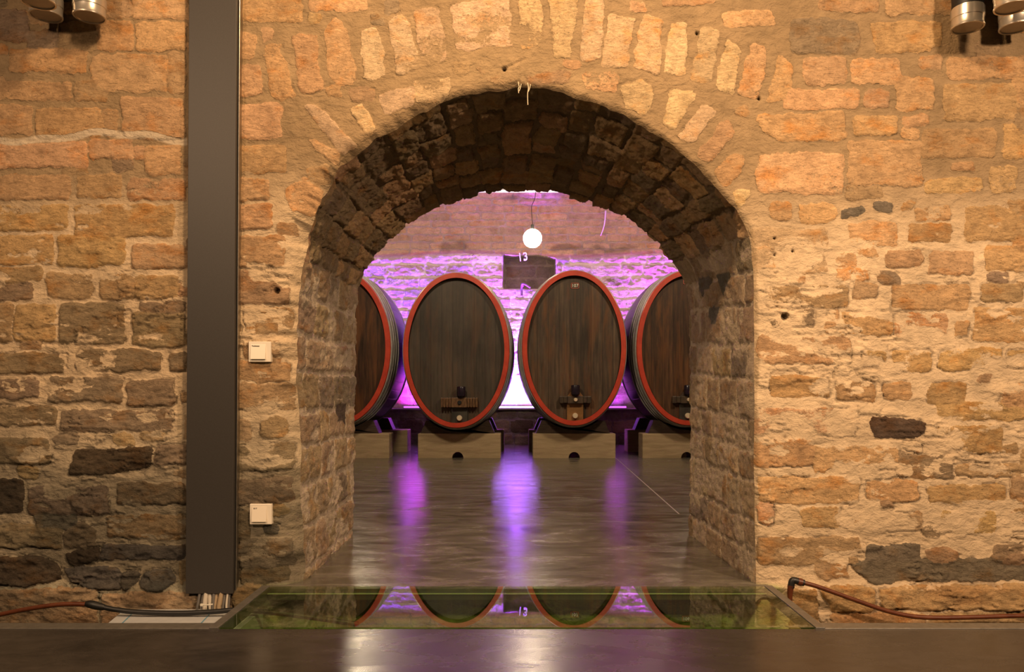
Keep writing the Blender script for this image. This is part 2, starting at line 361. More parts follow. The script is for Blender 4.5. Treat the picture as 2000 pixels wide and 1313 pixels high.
ns = len(fo); sidx = np.arange(ns)
Rr = np.interp(sidx, [0, nj-20, nj+60, nj+na/2, nj+na-20, ns], [.055, .060, .034, .014, .012, .010])*(1+.75*fbm(sidx/14, sidx*0, 91, 4, .6))

rs = np.random.RandomState(5)
# stones of the hall wall, in wall-plane units (1 m = 539.4)
S = [R(262,-6,366,36), R(207,-6,256,33,'m'), R(265,46,364,97), R(193,42,257,98), R(118,45,190,95,'m'), R(-6,22,54,80,'g'), R(56,60,113,94,'g'), R(20,98,168,140), R(-8,150,8,196),
 R(182,108,324,178), R(330,106,362,180,'m'), R(-6,160,137,194), R(146,158,210,194,'m',.6), R(-6,208,60,260), R(72,212,198,267), R(202,214,229,262,'y'), R(240,192,358,268),
 R(-6,280,170,325), R(177,273,257,311), R(262,287,281,309), R(286,284,353,340), R(120,326,170,342,'m',.5), R(-6,344,133,390), R(150,341,237,386), R(252,352,364,390),
 R(-6,404,131,449,'y'), R(148,402,340,461,'y'), R(-6,461,106,514,'y'), R(118,464,243,519,'y'), R(259,482,364,523), R(-6,523,85,549,'m',.8), R(-6,553,62,584,'g',.8), R(96,535,178,580,'m'), R(198,541,262,582,'m'), R(266,540,348,583,'y'),
 R(-6,592,24,668,'m'), R(31,596,109,665,'y'), R(120,592,244,672,'g',1.3), R(262,613,364,676,'g',1.3), R(277,593,364,609,'g',.7), R(-6,692,131,728,'g'), R(150,687,314,722,'g'), R(330,691,364,726,'g'),
 R(-6,744,76,777,'g'), R(96,738,240,785,'g',1.2), R(250,746,341,791,'g'), R(-6,796,110,829,'g',.8), R(123,804,335,841,'g',.8), R(-6,856,98,905,'g',.8), ([(148,880),(296,874),(299,908),(235,922),(135,926)],'d',.7), R(307,872,364,906,'g'),
 R(-6,938,44,1000,'d',.9), R(57,951,213,1004,'g',1.2), R(233,945,364,984,'g'), R(70,1000,150,1031,'k',.8), R(211,1008,364,1050,'m',.7), R(-6,1027,122,1068,'g'), ([(128,1036),(150,1022),(176,1022),(190,1040),(186,1070),(130,1070)],'g',.9),
 R(202,1066,364,1090,'k',.9), ([(130,1082),(190,1070),(202,1088),(150,1106),(132,1098)],'d',.8), ([(-6,1088),(70,1086),(118,1100),(118,1130),(50,1144),(-6,1136)],'d',1.5), ([(128,1112),(180,1104),(236,1110),(238,1146),(180,1148),(140,1132)],'k',1.5),
 ([(240,1118),(272,1118),(270,1142),(246,1152),(238,1140)],'k',1.3), ([(280,1120),(330,1114),(346,1130),(326,1150),(292,1154),(277,1140)],'k',1.4), ([(-6,1152),(120,1146),(190,1150),(196,1180),(194,1236),(-6,1236)],'o',2.0), ([(206,1158),(366,1156),(462,1160),(462,1240),(206,1240)],'o',2.0),
 # pier between duct and arch
 R(464,-6,587,43), R(606,-6,717,20,'o',.6), R(466,67,498,112), R(466,126,508,187,'o'), ([(511,57),(532,58),(529,76),(515,85)],'o',.6),
 R(464,206,551,270), R(460,287,556,336), R(460,352,525,389), R(458,400,530,446), R(458,462,552,521), R(460,530,560,592,'m',.7), R(480,602,566,650,'m',.6), R(503,634,538,650,'d',1.2),
 R(459,706,560,745,'m',.5), R(460,752,566,800,'m',.7), R(511,816,556,851,'m',.7), R(459,866,566,917,'g',1.2), R(459,935,568,981,'g',1.0), R(459,998,487,1056,'g'), R(520,1026,545,1044,'k'), R(466,1054,568,1108,'g',1.2), R(470,1110,560,1136,'g'), ([(455,1146),(500,1138),(560,1150),(560,1230),(455,1230)],'o',1.8),
 # outer ring of the arch
 ([(520,90),(546,88),(574,186),(548,198),(528,185)],'o',.9), ([(569,73),(614,67),(632,176),(587,180)],'o',.9), ([(633,58),(657,34),(674,55),(694,158),(660,169),(644,146)],'o',.9), ([(706,61),(733,55),(755,143),(724,158),(710,149)],'p',.8),
 ([(758,43),(779,27),(800,46),(819,134),(779,143)],'p',.8), ([(809,24),(855,18),(873,113),(826,134)],'p',.8), ([(880,13),(990,-6),(1004,88),(894,96)],'p',.35), ([(1013,-6),(1056,-6),(1058,82),(1022,100)],'p',.5), ([(1075,-6),(1129,-6),(1111,112),(1086,115)],'p',.6),
 ([(1145,-6),(1177,-6),(1172,115),(1133,118)],'p',.8), ([(1190,27),(1238,37),(1225,131),(1178,128)],'p',.9), ([(1256,30),(1293,37),(1282,146),(1240,131)],'p',.9), ([(1314,44),(1342,44),(1338,149),(1294,137)],'p',.9), ([(1374,55),(1403,61),(1392,161),(1350,158)],'p',.9),
 ([(1422,79),(1443,94),(1431,183),(1400,174),(1408,122)],'p',.9), ([(1466,88),(1497,91),(1483,192),(1441,183)],'o',.9), ([(1524,107),(1548,134),(1541,190),(1500,201)],'o',.9), ([(1412,26),(1503,18),(1515,46),(1418,54)],'o',.6), R(1296,-6,1395,8,'o',.6),
 # inner ring
 ([(596,207),(616,204),(692,283),(665,302)],'p',.9), ([(685,212),(709,204),(735,250),(716,268)],'p',.7), ([(602,270),(662,300),(650,322),(626,300)],'o',.8), ([(742,183),(815,170),(803,206),(755,222)],'p',.4), ([(806,160),(876,152),(876,186),(815,200)],'p',.4), ([(935,130),(1018,118),(1012,158),(950,162)],'m',.4),
 ([(1030,142),(1112,142),(1105,162),(1032,163)],'m',.4), ([(1212,165),(1250,156),(1276,170),(1260,226),(1224,208)],'p',.8), ([(1312,174),(1358,182),(1318,253),(1294,240)],'p',.8), ([(1375,200),(1400,222),(1352,280),(1328,266)],'p',.8), ([(1420,232),(1437,262),(1382,317),(1364,300)],'o',.9),
 ([(1434,300),(1455,305),(1449,332),(1414,365),(1396,332)],'o',.9), ([(1430,376),(1462,371),(1450,402),(1440,405)],'p',.8), ([(560,370),(600,345),(625,370),(600,420),(572,410)],'o',.9), ([(596,330),(640,322),(636,350),(610,362)],'m',.8),
 # right of the arch
 R(1600,-6,1713,21), R(1731,-6,1858,28), ([(1545,42),(1600,36),(1672,42),(1682,74),(1670,104),(1600,106),(1545,98)],'g',.9), ([(1700,48),(1760,40),(1838,50),(1838,88),(1760,107),(1712,104)],'o',1.0), R(1796,110,1838,134), R(1664,118,1758,165), R(1570,113,1652,163), R(1750,152,1822,214), R(1852,113,2010,153),
 R(1842,166,1988,233,'y'), R(1530,176,1676,211), R(1690,179,1733,209), ([(1480,228),(1560,220),(1648,220),(1653,272),(1560,278),(1490,262)],'o',1), R(1669,228,1749,262), R(1760,229,1810,246), R(1658,276,1798,360), R(1803,254,1941,305,'y'), R(1959,245,2010,307,'y'),
 R(1480,302,1645,376), R(1858,319,1900,335), R(1936,326,1982,376,'y'), R(1806,351,1917,376,'y',.7), R(1470,450,1614,533,'p',.7), ([(1560,400),(1620,396),(1636,420),(1612,438),(1565,434)],'o',.8), R(1508,396,1546,428,'o',.7), ([(1642,410),(1688,402),(1690,416),(1644,424)],'k',.6), R(1710,396,1744,412,'k',.6),
 R(1660,436,1749,477,'o',.5), R(1777,440,1857,469,'y',.5), R(1886,406,2010,470,'y',.7), R(1730,490,1799,520,'o',.7), R(1817,492,1899,533,'o',.7), R(1924,483,2010,526,'o',.7), R(1500,562,1655,598,'m',.4), R(1744,557,1890,604,'y',.4), R(1916,556,1996,588,'m',.6), R(1613,605,1633,652,'o',.5),
 R(1642,610,1744,654,'o',.4), R(1750,614,1849,660,'o',.4), R(1902,604,2010,666,'y',.5), R(1866,626,1886,657), R(1482,658,1660,710,'o',.5), R(1686,687,1725,716,'y',.4), R(1744,687,1815,725,'y',.5), R(1836,684,1956,722,'y',.6), R(1971,687,2010,719,'y'),
 R(1507,737,1616,774,'y',.4), R(1632,745,1706,782,'y',.4), R(1726,748,1779,780,'y',.4), R(1814,751,1885,789,'y',.4), R(1832,788,2010,818,'y',.5), R(1476,801,1672,850,'o',.6), ([(1698,816),(1760,818),(1804,824),(1802,856),(1760,856),(1708,858)],'d',.5), R(1831,833,1956,881,'y',.5),
 R(1476,859,1586,908,'o',.7), R(1590,872,1752,919,'o',.6), R(1756,890,1861,932,'g',.5), R(1872,906,1990,929,'m',.4), R(1482,933,1676,981,'o',.6), R(1696,941,1791,977,'o',.6), R(1814,951,1964,979,'y',.5), R(1982,972,2010,1000,'y'), R(1482,986,1510,1023,'o',.6), R(1564,993,1641,1030,'y',.6),
 R(1669,1001,1799,1034,'m',.6), R(1839,999,1943,1039,'y',.6), R(1964,1002,2010,1034,'o',.8), R(1482,1052,1676,1102,'m',.7), R(1692,1066,1796,1098,'k',.5), ([(1808,1076),(1840,1066),(1872,1082),(1860,1100),(1820,1104)],'m',.9), R(1942,1064,2010,1100,'g'), ([(1660,1100),(1800,1092),(2010,1090),(2010,1132),(1700,1136)],'k',.6),
 ([(1590,1104),(1650,1102),(1660,1128),(1600,1132)],'m',.8), ([(1710,1148),(1850,1142),(2010,1140),(2010,1188),(1720,1186)],'y',1.8), ([(1600,1146),(1700,1146),(1706,1190),(1620,1190)],'y',1.6), R(1620,1196,1800,1240,'y',1.5), R(1808,1196,2010,1240,'m',1.6), R(1540,1150,1592,1240,'y',1.2)]
S += courses(-720, -30, -420, 1200, rs, keys='ooygm'); S = [s for s in S if not (s[0][1][0] > 0 and s[0][0][0] < -8 and len(s[0]) == 4 and s[0][1][0]-s[0][0][0] > 60 and s[0][0][0] < -30)]
S += courses(2030, 2750, -420, 1200, rs, keys='ooyym')
S += courses(0, 2000, -420, -40, rs, keys='ooop')
S += courses(-700, 2700, 1246, 1500, rs, (60, 90), (120, 220), 8, 'ogym', 1.3)

# ---- hall wall
xs = np.r_[np.arange(-720, -24, 14), np.arange(-22, 2022, 2.4), np.arange(2024, 2740, 14)]
ys = np.r_[np.arange(-420, -8, 12), np.arange(-6, 1242, 2.4), np.arange(1244, 1500, 9)]
U, V = np.meshgrid(xs, ys)
# small fillers between the traced stones
bb = [(min(p[0] for p in q[0])-3, min(p[1] for p in q[0])-3, max(p[0] for p in q[0])+3, max(p[1] for p in q[0])+3) for q in S]
FRA = np.array(FR)
def free(x0, y0, x1, y1):
    if any(x0 < c and x1 > a and y0 < d and y1 > b for a, b, c, d in bb): return False
    for xx, yy in ((x0, y0), (x1, y0), (x0, y1), (x1, y1)):
        if 560 < xx < 1490 and yy > 150 and yy > np.interp(xx, FRA[5:22, 0], FRA[5:22, 1])-14: return False
    return True
rf = np.random.RandomState(77)
for (lw, hw, tries) in (((70, 130), (26, 44), 2600), ((40, 80), (18, 32), 3000), ((22, 44), (13, 22), 2600)):
    for _ in range(tries):
        x0 = rf.uniform(-20, 2000); y0 = rf.uniform(-10, 1110); x1 = x0+rf.uniform(*lw); y1 = y0+rf.uniform(*hw)
        if free(x0, y0, x1, y1):
            j = rf.uniform(-4, 4, 8); S.append(([(x0+j[0], y0+j[1]), (x1+j[2], y0+j[3]), (x1+j[4], y1+j[5]), (x0+j[6], y1+j[7])], 'mmog'[rf.randint(4)], rf.uniform(.3, .7))); bb.append((x0-4, y0-4, x1+4, y1+4))
Hh, Mk, Cs, E, tone, rough = lay(U, V, S, rs, warp=7.5, grow=2.4)
up = sstep(520, 330, V+60*fbm(U/300, V/300, 7, 2))        # older darker pointing high up, pale fresh pointing lower
right = sstep(1350, 1500, U); low_left = sstep(700, 1000, V)*(1-right)
mort = np.array((.545, .415, .27))[None, None]*(1-up[..., None])+np.array((.265, .186, .104))[None, None]*up[..., None]
mort = mort*(1-.28*low_left[..., None])
mort = mort*(1+.14*tone+.06*rough)[..., None]
band = sstep(5, 1.5, np.abs(V-(268+8*np.sin(U/55+.8)+3*np.sin(U/17)))-4)*(U < 366)    # fresh grey joint across the left
mort = mort*(1-band[..., None])+np.array((.50, .41, .30))*band[..., None]; Mk = Mk*(1-band)
crown = np.exp(-(((U-960)/170)**2+((V-100)/80)**2))+.8*np.exp(-(((U-1000)/260)**2+((V-150)/28)**2))
plaster = sstep(.10, .42, fbm(U/130, V/60, 101, 4)+.30*right*(1-up)-.22)             # mortar smeared over stone faces
plaster = plaster*(1-up)*.85+np.clip(crown, 0, .8)*up*sstep(-.3, .3, fbm(U/60, V/40, 105, 4))
plaster = np.maximum(plaster, .9*sstep(.02, .30, fbm(U/75, V/34, 108, 5, .6)-.12)*(1-.6*up))
hard = np.zeros_like(U)
for poly, k, rel in S:
    if k in 'dk' and -30 < poly[0][0] < 2000:
        P = np.array(poly); hard = np.maximum(hard, (U > P[:, 0].min()-4)*(U < P[:, 0].max()+4)*(V > P[:, 1].min()-4)*(V < P[:, 1].max()+4)*1.0)
plaster *= 1-hard
found = sstep(1140, 1156, V)*(1-sstep(470, 540, U)*sstep(1530, 1490, U)); plaster = np.clip(plaster*(1-.7*found), 0, 1)
mort = mort*(1-.10*crown[..., None])+np.array((.55, .40, .215))*.10*crown[..., None]
Mf = Mk*(1-plaster)
tint = np.ones(U.shape+(3,))
dark_mottle = sstep(.0, .5, fbm(U/150, V/90, 111, 5, .6)+.60*low_left-.25)*low_left  # mottled darkening towards the lower left
tint = tint*(1-.50*dark_mottle[..., None]*np.array((1.0, .97, .95)))
rust = sstep(.0, .5, fbm(U/70, V/30, 131, 5)+.1)*sstep(1130, 1150, V)
tint = tint*(1-.30*rust[..., None]*np.array((.6, .85, 1.05)))
tint *= (1+.13*fbm(U/260, V/150, 106, 3))[..., None]
lowz = sstep(430, 640, V)
rel_ = .0072*(1-.35*up)
facet = fbm(U/26+.4*V/26, V/14, 62, 5, .6)
h = rel_*Hh*(1-.9*plaster)+.0045*fbm(U/90, V/60, 121, 3)+.0026*rough*(1+1.8*low_left)*Mf+.0016*fbm(U/9, V/6, 141, 3, .6)*(.4+Mf)
h += .0060*np.abs(facet)*(.25+.75*lowz)*(.35+.65*Mf)
ptb = sstep(.30, .44, plaster); h += (.0030*ptb+.0030*sstep(.05, -.05, plaster-.36)*0)*lowz      # smeared mortar stands proud with a lip
h += .014*sstep(1128, 1152, V)*(1-sstep(560, 600, U)*sstep(1530, 1490, U))        # foundation course stands forward
# open joints: hairline cracks along stone edges and ragged lips in the pointing
crk = sstep(2.0, .3, np.abs(E+.8))*sstep(.02, .25, fbm(U/46, V/30, 151, 3))*(.35+.65*lowz)
h -= .007*crk; tint = tint*(1-.45*crk[..., None])
lip = fbm(U/70, V/17, 161, 5, .68); on = sstep(.0, .3, fbm(U/90, V/60, 171, 3))*sstep(380, 560, V)
h += .0065*sstep(-.035, .035, lip)*on; crk2 = sstep(.022, .004, np.abs(lip))*on
h -= .004*crk2; tint = tint*(1-.35*crk2[..., None])
for hx, hy, hr in ((541, 568, 5.5), (1532, 619, 6.5), (985, 135, 3.5), (1512, 466, 2.2), (1513, 498, 2.2), (1548, 491, 2.2), (1483, 192, 3), (1362, 64, 3)):
    q = sstep(hr+1.5, hr-1, np.hypot(U-hx, V-hy)); h -= .02*q; tint = tint*(1-.75*q[..., None])
q = sstep(4, 1.5, np.abs((V-135)+.5*(U-985)))*(U > 985)*(U < 1026); h -= .006*q
tint = tint*(1-low_left[..., None]*np.array((.10, .01, -.07)))*(1+(sstep(1128, 1150, V)*(U < 560))[..., None]*np.array((.02, .10, .12)))
moss = (sstep(1136, 1150, V)*sstep(500, 530, U)*sstep(1540, 1510, U)*(.45+.55*sstep(-.3, .2, fbm(U/40, V/20, 401, 4))))[..., None]
Cs = Cs*(1-moss)+np.array((.50, .50, .22))*moss; mort = mort*(1-moss)+np.array((.36, .38, .16))*moss
Cs = Cs*tint; mort = mort*tint
# trim to the arch
poly = np.vstack([fo, [[1478, 1148], [584, 1148]]]); poly = poly[(poly[:, 1] <= 1149)]
def inside(x, y, P):
    r = np.zeros(x.shape, bool); n = len(P)
    for i in range(n):
        x0, y0 = P[i]; x1, y1 = P[(i+1) % n]
        if y0 == y1: continue
        c = ((y0 > y) != (y1 > y)) & (x < (x1-x0)*(y-y0)/(y1-y0)+x0); r ^= c
    return r
ny, nx = U.shape
reg = (U > 480) & (U < 1580) & (V > 80)
ins = np.zeros_like(reg)
cU = (U[:-1, :-1]+U[1:, 1:])/2; cV = (V[:-1, :-1]+V[1:, 1:])/2; rc = (cU > 540) & (cU < 1520) & (cV > 120) & (cV < 1160)
ic = np.zeros(cU.shape, bool); ic[rc] = inside(cU[rc], cV[rc], poly)
kept = ~ic
touch_k = np.zeros(U.shape, bool); touch_r = np.zeros(U.shape, bool)
for dy in (0, 1):
    for dx in (0, 1):
        touch_k[dy:ny-1+dy, dx:nx-1+dx] |= kept; touch_r[dy:ny-1+dy, dx:nx-1+dx] |= ic
edge = touch_k & touch_r & (V < 1146)
near = np.zeros_like(edge); near[reg] = True
ii = np.argwhere(near); Dm = np.full(U.shape, 999., np.float32); Sm = np.zeros(U.shape, np.float32); NX = np.zeros(U.shape, np.float32); NY = np.zeros(U.shape, np.float32)
A = fo[:-1:3]; B = np.vstack([fo[3::3], fo[-1:]])[:len(A)]; AB = B-A; L2 = (AB**2).sum(1)
for k in range(0, len(ii), 6000):
    q = ii[k:k+6000]; p = np.c_[U[q[:, 0], q[:, 1]], V[q[:, 0], q[:, 1]]].astype(np.float32)
    dd = p[:, None, :]-A[None].astype(np.float32); t = np.clip((dd*AB[None]).sum(2)/L2[None], 0, 1); pr = A[None]+t[..., None]*AB[None]
    ds = np.hypot(p[:, None, 0]-pr[..., 0], p[:, None, 1]-pr[..., 1]); j = ds.argmin(1); a = np.arange(len(q))
    Dm[q[:, 0], q[:, 1]] = ds[a, j]; Sm[q[:, 0], q[:, 1]] = (j+t[a, j])*3; NX[q[:, 0], q[:, 1]] = pr[a, j, 0]; NY[q[:, 0], q[:, 1]] = pr[a, j, 1]
Dm[edge] = 0; Uf = U.copy(); Vf = V.copy(); Uf[edge] = NX[edge]; Vf[edge] = NY[edge]
Rg = np.interp(Sm, sidx, Rr); wd = Rg*539.4*1.5
fall = np.clip(1-Dm/wd, 0, 1)**2*(V < 1180)
h = h*sstep(0, 1, np.clip(Dm/(wd*.7), 0, 1))*(V < 1180)+h*(V >= 1180)
Yv = -h+Rg*fall
Vt = np.c_[((Uf-VX)/F*DW).ravel(), Yv.ravel(), (EYE-(Vf-HY)/F*DW).ravel()]
idx = np.arange(ny*nx).reshape(ny, nx)
Q = np.c_[idx[:-1, :-1][kept], idx[1:, :-1][kept], idx[1:, 1:][kept], idx[:-1, 1:][kept]]
wall = npmesh('wall_front', Vt, Q, M_WALL, col=(Cs, mort, Mf)); tag(wall, 'rough sandstone wall pierced by the round arch', 'wall', kind='structure')
# ---- soffit and jambs
TT = np.r_[np.linspace(0, .35, 62)[:-1], np.linspace(.35, 1, 86)]; nt = len(TT)
fl = np.r_[0, np.cumsum(np.hypot(np.diff(FX), np.diff(FZ)))]*539.4      # along the outline, wall units
SU, TV = np.meshgrid(TT*1.03*539.4, fl)                                # u = depth, v = along
rj = np.random.RandomState(9); St = []
la, lb = fl[nj-6], fl[nj+na-8]
St += courses(0, 560, -10, la-30, rj, (46, 74), (85, 170), 9, 'mmmmgm', .9)
v0_ = la-24
while v0_ < lb+10:          # short strips of blocks, each strip with its own widths, so that joints never run straight
    hh_ = rj.uniform(44, 74); x_ = -rj.uniform(0, 60)
    while x_ < 560:
        L_ = rj.uniform(48, 112); j = rj.uniform(-9, 9, 8); hh2_ = hh_*rj.uniform(.82, 1.12)
        St.append(([(x_+j[0], v0_+j[1]), (x_+L_+j[2], v0_+j[3]), (x_+L_+j[4], v0_+hh2_+j[5]*.5), (x_+j[6], v0_+hh2_+j[7]*.5)], 'mgmogm'[rj.randint(6)], rj.uniform(.5, 2.2)))
        x_ += L_+rj.uniform(3, 10)
    v0_ += hh_+rj.uniform(3, 9)
St += courses(0, 560, lb+24, fl[-1], rj, (46, 74), (85, 170), 9, 'mmpgmm', .7)
for s0, s1, v0, v1, k in ((330, 430, 300, 372, 'd'),): St.append(R(s0, v0, s1, v1, k, .6))
for s0, s1, v0, v1 in ((300, 420, lb+70, lb+125), (150, 240, lb+75, lb+130), (250, 340, lb+150, lb+215)): St.append(R(s0, v0, s1, v1, 'k', .8))
Hs, Ms, Cs2, Es, t2, r2 = lay(SU, TV, St, rj, 1.0, 6.0)
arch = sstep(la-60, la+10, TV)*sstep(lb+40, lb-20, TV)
mo = np.array((.43, .355, .27))[None, None]*(1-arch[..., None])+np.array((.20, .145, .09))[None, None]*arch[..., None]  # jamb mortar greyed for the violet cellar light falling on it
mo = mo*(1+.16*t2)[..., None]
smear = sstep(.0, .35, fbm(SU/90, TV/60, 201, 4))*(1-arch)*(.75+.15*(TV < la))
hd = np.zeros_like(SU)
for P_, k_, r_ in St:
    if k_ in 'dk' and r_ in (.6, .8):
        P_ = np.array(P_); hd = np.maximum(hd, (SU > P_[:, 0].min()-3)*(SU < P_[:, 0].max()+3)*(TV > P_[:, 1].min()-3)*(TV < P_[:, 1].max()+3)*1.0)
smear = smear*(1-hd); Mx = Ms*(1-smear); soot_shade = 1-.16*arch  # arch darkened: sooty stone, plus shade of the underside put into the colour
jt_ = (1-arch)[..., None]; Cs2 = Cs2*(1-jt_*np.array((.14, .04, -.16))); c2 = (Cs2*soot_shade[..., None], mo*soot_shade[..., None], Mx)  # jambs cooled: violet cellar light put into the stone colour
d2 = (.0100*Hs*(1-.5*smear)+.0045*r2*(.5+Ms)+.004*fbm(SU/70, TV/60, 211, 3)+.0022*fbm(SU/8, TV/6, 221, 3, .6))
rag = np.exp(-((TV-la)/70)**2)+.6*np.exp(-((TV-lb)/40)**2)
d2 += .012*rag*fbm(SU/40, TV/26, 231, 3)
d2 = (d2-.012*arch)*sstep(0, .05, np.tile(TT, (ns, 1)))
cx = np.gradient(FX); cz = np.gradient(FZ); ln = np.hypot(cx, cz); nxn, nzn = cz/ln, -cx/ln       # outline runs left->crown->right; inward
T = TT[None, :]
PX = FX[:, None]*(1-T)+BX[:, None]*T+nxn[:, None]*d2; PZ = FZ[:, None]*(1-T)+BZ[:, None]*T+nzn[:, None]*d2
PY = Rr[:, None]*(1-T)+1.03*T
id2 = np.arange(ns*nt).reshape(ns, nt)
Q2 = np.c_[id2[:-1, :-1].ravel(), id2[:-1, 1:].ravel(), id2[1:, 1:].ravel(), id2[1:, :-1].ravel()]
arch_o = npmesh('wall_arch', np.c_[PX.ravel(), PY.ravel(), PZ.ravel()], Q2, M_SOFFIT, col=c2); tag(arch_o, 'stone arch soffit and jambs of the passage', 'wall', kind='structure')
# ---- far face of the pierced wall
ob = []; 
for i in range(ns):
    a = math.atan2(BZ[i]-.9, BX[i]); k = min(6/max(abs(math.cos(a)), 1e-3), 3.4/max(abs(math.sin(a)), 1e-3)); ob.append((math.cos(a)*k, .9+math.sin(a)*k))
ob = np.array(ob); Vb = np.vstack([np.c_[PX[:, -1], PY[:, -1], PZ[:, -1]], np.c_[ob[:, 0], np.full(ns, 1.05), ob[:, 1]]])
Qb = np.array([(i, i+1, ns+i+1, ns+i) for i in range(ns-1)])
tag(npmesh('wall_rear', Vb, Qb, simple_noise_mat('plain_stone', (.36, .27, .18), (.46, .35, .23), 6, .9, bs=.4, bd=.02)), kind='structure')

# ------------------------------------------------------------------ cellar: far wall, plinth, floor, side walls, vault
rb = np.random.RandomState(12)
bx = np.arange(-5.2, 5.2, .0135); bz = np.arange(.40, 4.3, .0125)
BXg, BZg = np.meshgrid(bx, bz); Uu = BXg*1000; Vv = -BZg*1000
# rows must ascend
BXg, BZg = BXg[::-1], BZg[::-1]; Uu, Vv = Uu[::-1], Vv[::-1]
Sb = courses(-5200, 5200, -4300, -2760, rb, (62, 92), (260, 560), 20, 'oooym', .8)
Sb += courses(-5200, 5200, -2740, -380, rb, (110, 170), (260, 520), 22, 'pmpmo', 1.0)
Hb, Mb, Cb, Eb, tb, rbh = lay(Uu, Vv, Sb, rb, 3.2, 6.0)
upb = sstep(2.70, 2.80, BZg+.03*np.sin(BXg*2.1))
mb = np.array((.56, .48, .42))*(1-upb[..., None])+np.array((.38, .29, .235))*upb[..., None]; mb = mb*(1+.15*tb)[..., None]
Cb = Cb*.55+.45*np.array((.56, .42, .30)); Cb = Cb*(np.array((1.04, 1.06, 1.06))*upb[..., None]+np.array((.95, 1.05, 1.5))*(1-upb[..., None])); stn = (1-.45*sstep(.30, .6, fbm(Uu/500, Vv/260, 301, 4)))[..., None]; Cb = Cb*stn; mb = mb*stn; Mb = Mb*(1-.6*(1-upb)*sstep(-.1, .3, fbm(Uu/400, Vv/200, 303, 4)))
hb = .007*Hb*(1-.5*upb)+.004*rbh+.007*fbm(Uu/300, Vv/200, 311, 4)+.005*fbm(Uu/50, Vv/30, 321, 4, .6)-.15*upb
# walled-off recess with a dark back, rather like a blocked opening
n0 = W(983, 497, 11.34); n1 = W(1085, 563, 11.34)
top = n0[2]-.05*sstep(.45, 1.0, (BXg-n0[0])/(n1[0]-n0[0]))-.02*np.sin((BXg-n0[0])*9)
rec = sstep(-.012, .012, BXg-n0[0])*sstep(-.012, .012, n1[0]-BXg)*sstep(-.012, .012, top-BZg)*sstep(-.012, .012, BZg-n1[2])
hb = hb*(1-rec)-.16*rec+.010*rec*fbm(Uu/120, Vv/120, 331, 3); dk_ = np.array((.17, .125, .10))*(1+.3*tb)[..., None]*rec[..., None]; Cb = Cb*(1-rec[..., None])+dk_; mb = mb*(1-rec[..., None])+dk_
yb = 8.50-hb
nyb, nxb = BXg.shape; ib = np.arange(nyb*nxb).reshape(nyb, nxb)
Qw = np.c_[ib[:-1, :-1].ravel(), ib[1:, :-1].ravel(), ib[1:, 1:].ravel(), ib[:-1, 1:].ravel()]
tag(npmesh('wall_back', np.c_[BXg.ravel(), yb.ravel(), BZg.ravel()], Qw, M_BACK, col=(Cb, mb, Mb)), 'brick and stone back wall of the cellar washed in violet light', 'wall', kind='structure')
# plinth
px_ = np.arange(-5.2, 5.2, .02); pz_ = np.arange(-.02, .52, .02)[::-1]; PXg, PZg = np.meshgrid(px_, pz_)
Sp = courses(-5200, 5200, -520, 20, rb, (120, 170), (200, 420), 20, 'gkgdk', 1.0)
Hp, Mp, Cp, Ep, tp, rp = lay(PXg*1000, -PZg*1000, Sp, rb, 3.2, 8)
yp = 8.25-(.012*Hp+.012*rp+.012*fbm(PXg*4, PZg*6, 341, 4))
npy, npx = PXg.shape; ip = np.arange(npy*npx).reshape(npy, npx); Qp = np.c_[ip[:-1, :-1].ravel(), ip[1:, :-1].ravel(), ip[1:, 1:].ravel(), ip[:-1, 1:].ravel()]
tag(npmesh('wall_plinth', np.c_[PXg.ravel(), yp.ravel(), PZg.ravel()], Qp, M_BACK, col=(Cp*.7, np.zeros_like(Cp)+np.array((.16, .12, .11)), Mp)), kind='structure')
b = bmesh.new(); box(b, -5.2, 5.2, 8.215, 8.55, .492, .512, .004)
tag(obj('trim_ledge', b, simple_noise_mat('ledge_stone', (.16, .13, .12), (.24, .2, .18), 14, .7)), 'stone ledge along the foot of the cellar wall', 'ledge', kind='structure')
M_PLAIN = simple_noise_mat('plain_masonry', (.34, .25, .16), (.46, .34, .22), 5, .9, bs=.5, bd=.03)
for nm, q in (('wall_left', (-5.3, -5.1, 1.1, 8.6, -.1, 4.3)), ('wall_right', (5.1, 5.3, 1.1, 8.6, -.1, 4.3)), ('ceiling', (-5.3, 5.3, 1.1, 8.8, 4.25, 4.4))):
    b = bmesh.new(); box(b, *q); tag(obj(nm, b, M_PLAIN), kind='structure')
b = bmesh.new(); box(b, -5.3, 5.3, 1.0, 8.7, -.1, 0); box(b, -.97, .97, .05, 1.0, -.1, 0); box(b, -.905, .905, -.065, .05, -.022, 0)
tag(obj('floor', b, M_FLOOR), 'polished grey screed floor running through the arch', 'floor', kind='structure')
b = bmesh.new(); A0 = W(1203, 895, F*EYE/120); A1 = W(1326, 1004, F*EYE/229)
d = (Vector(A1)-Vector(A0)); d.z = 0; L = d.length; Mx4 = Matrix.Translation((A0[0], A0[1], 0)) @ Matrix.Rotation(math.atan2(d.y, d.x), 4, 'Z')
box(b, 0, L, -.004, .004, 0, .0006, 0, Mx4); tag(obj('trim_1', b, mat('pale_joint_filler', (.30, .26, .20), .6)), 'pale expansion joint in the cellar floor', 'joint', kind='structure')
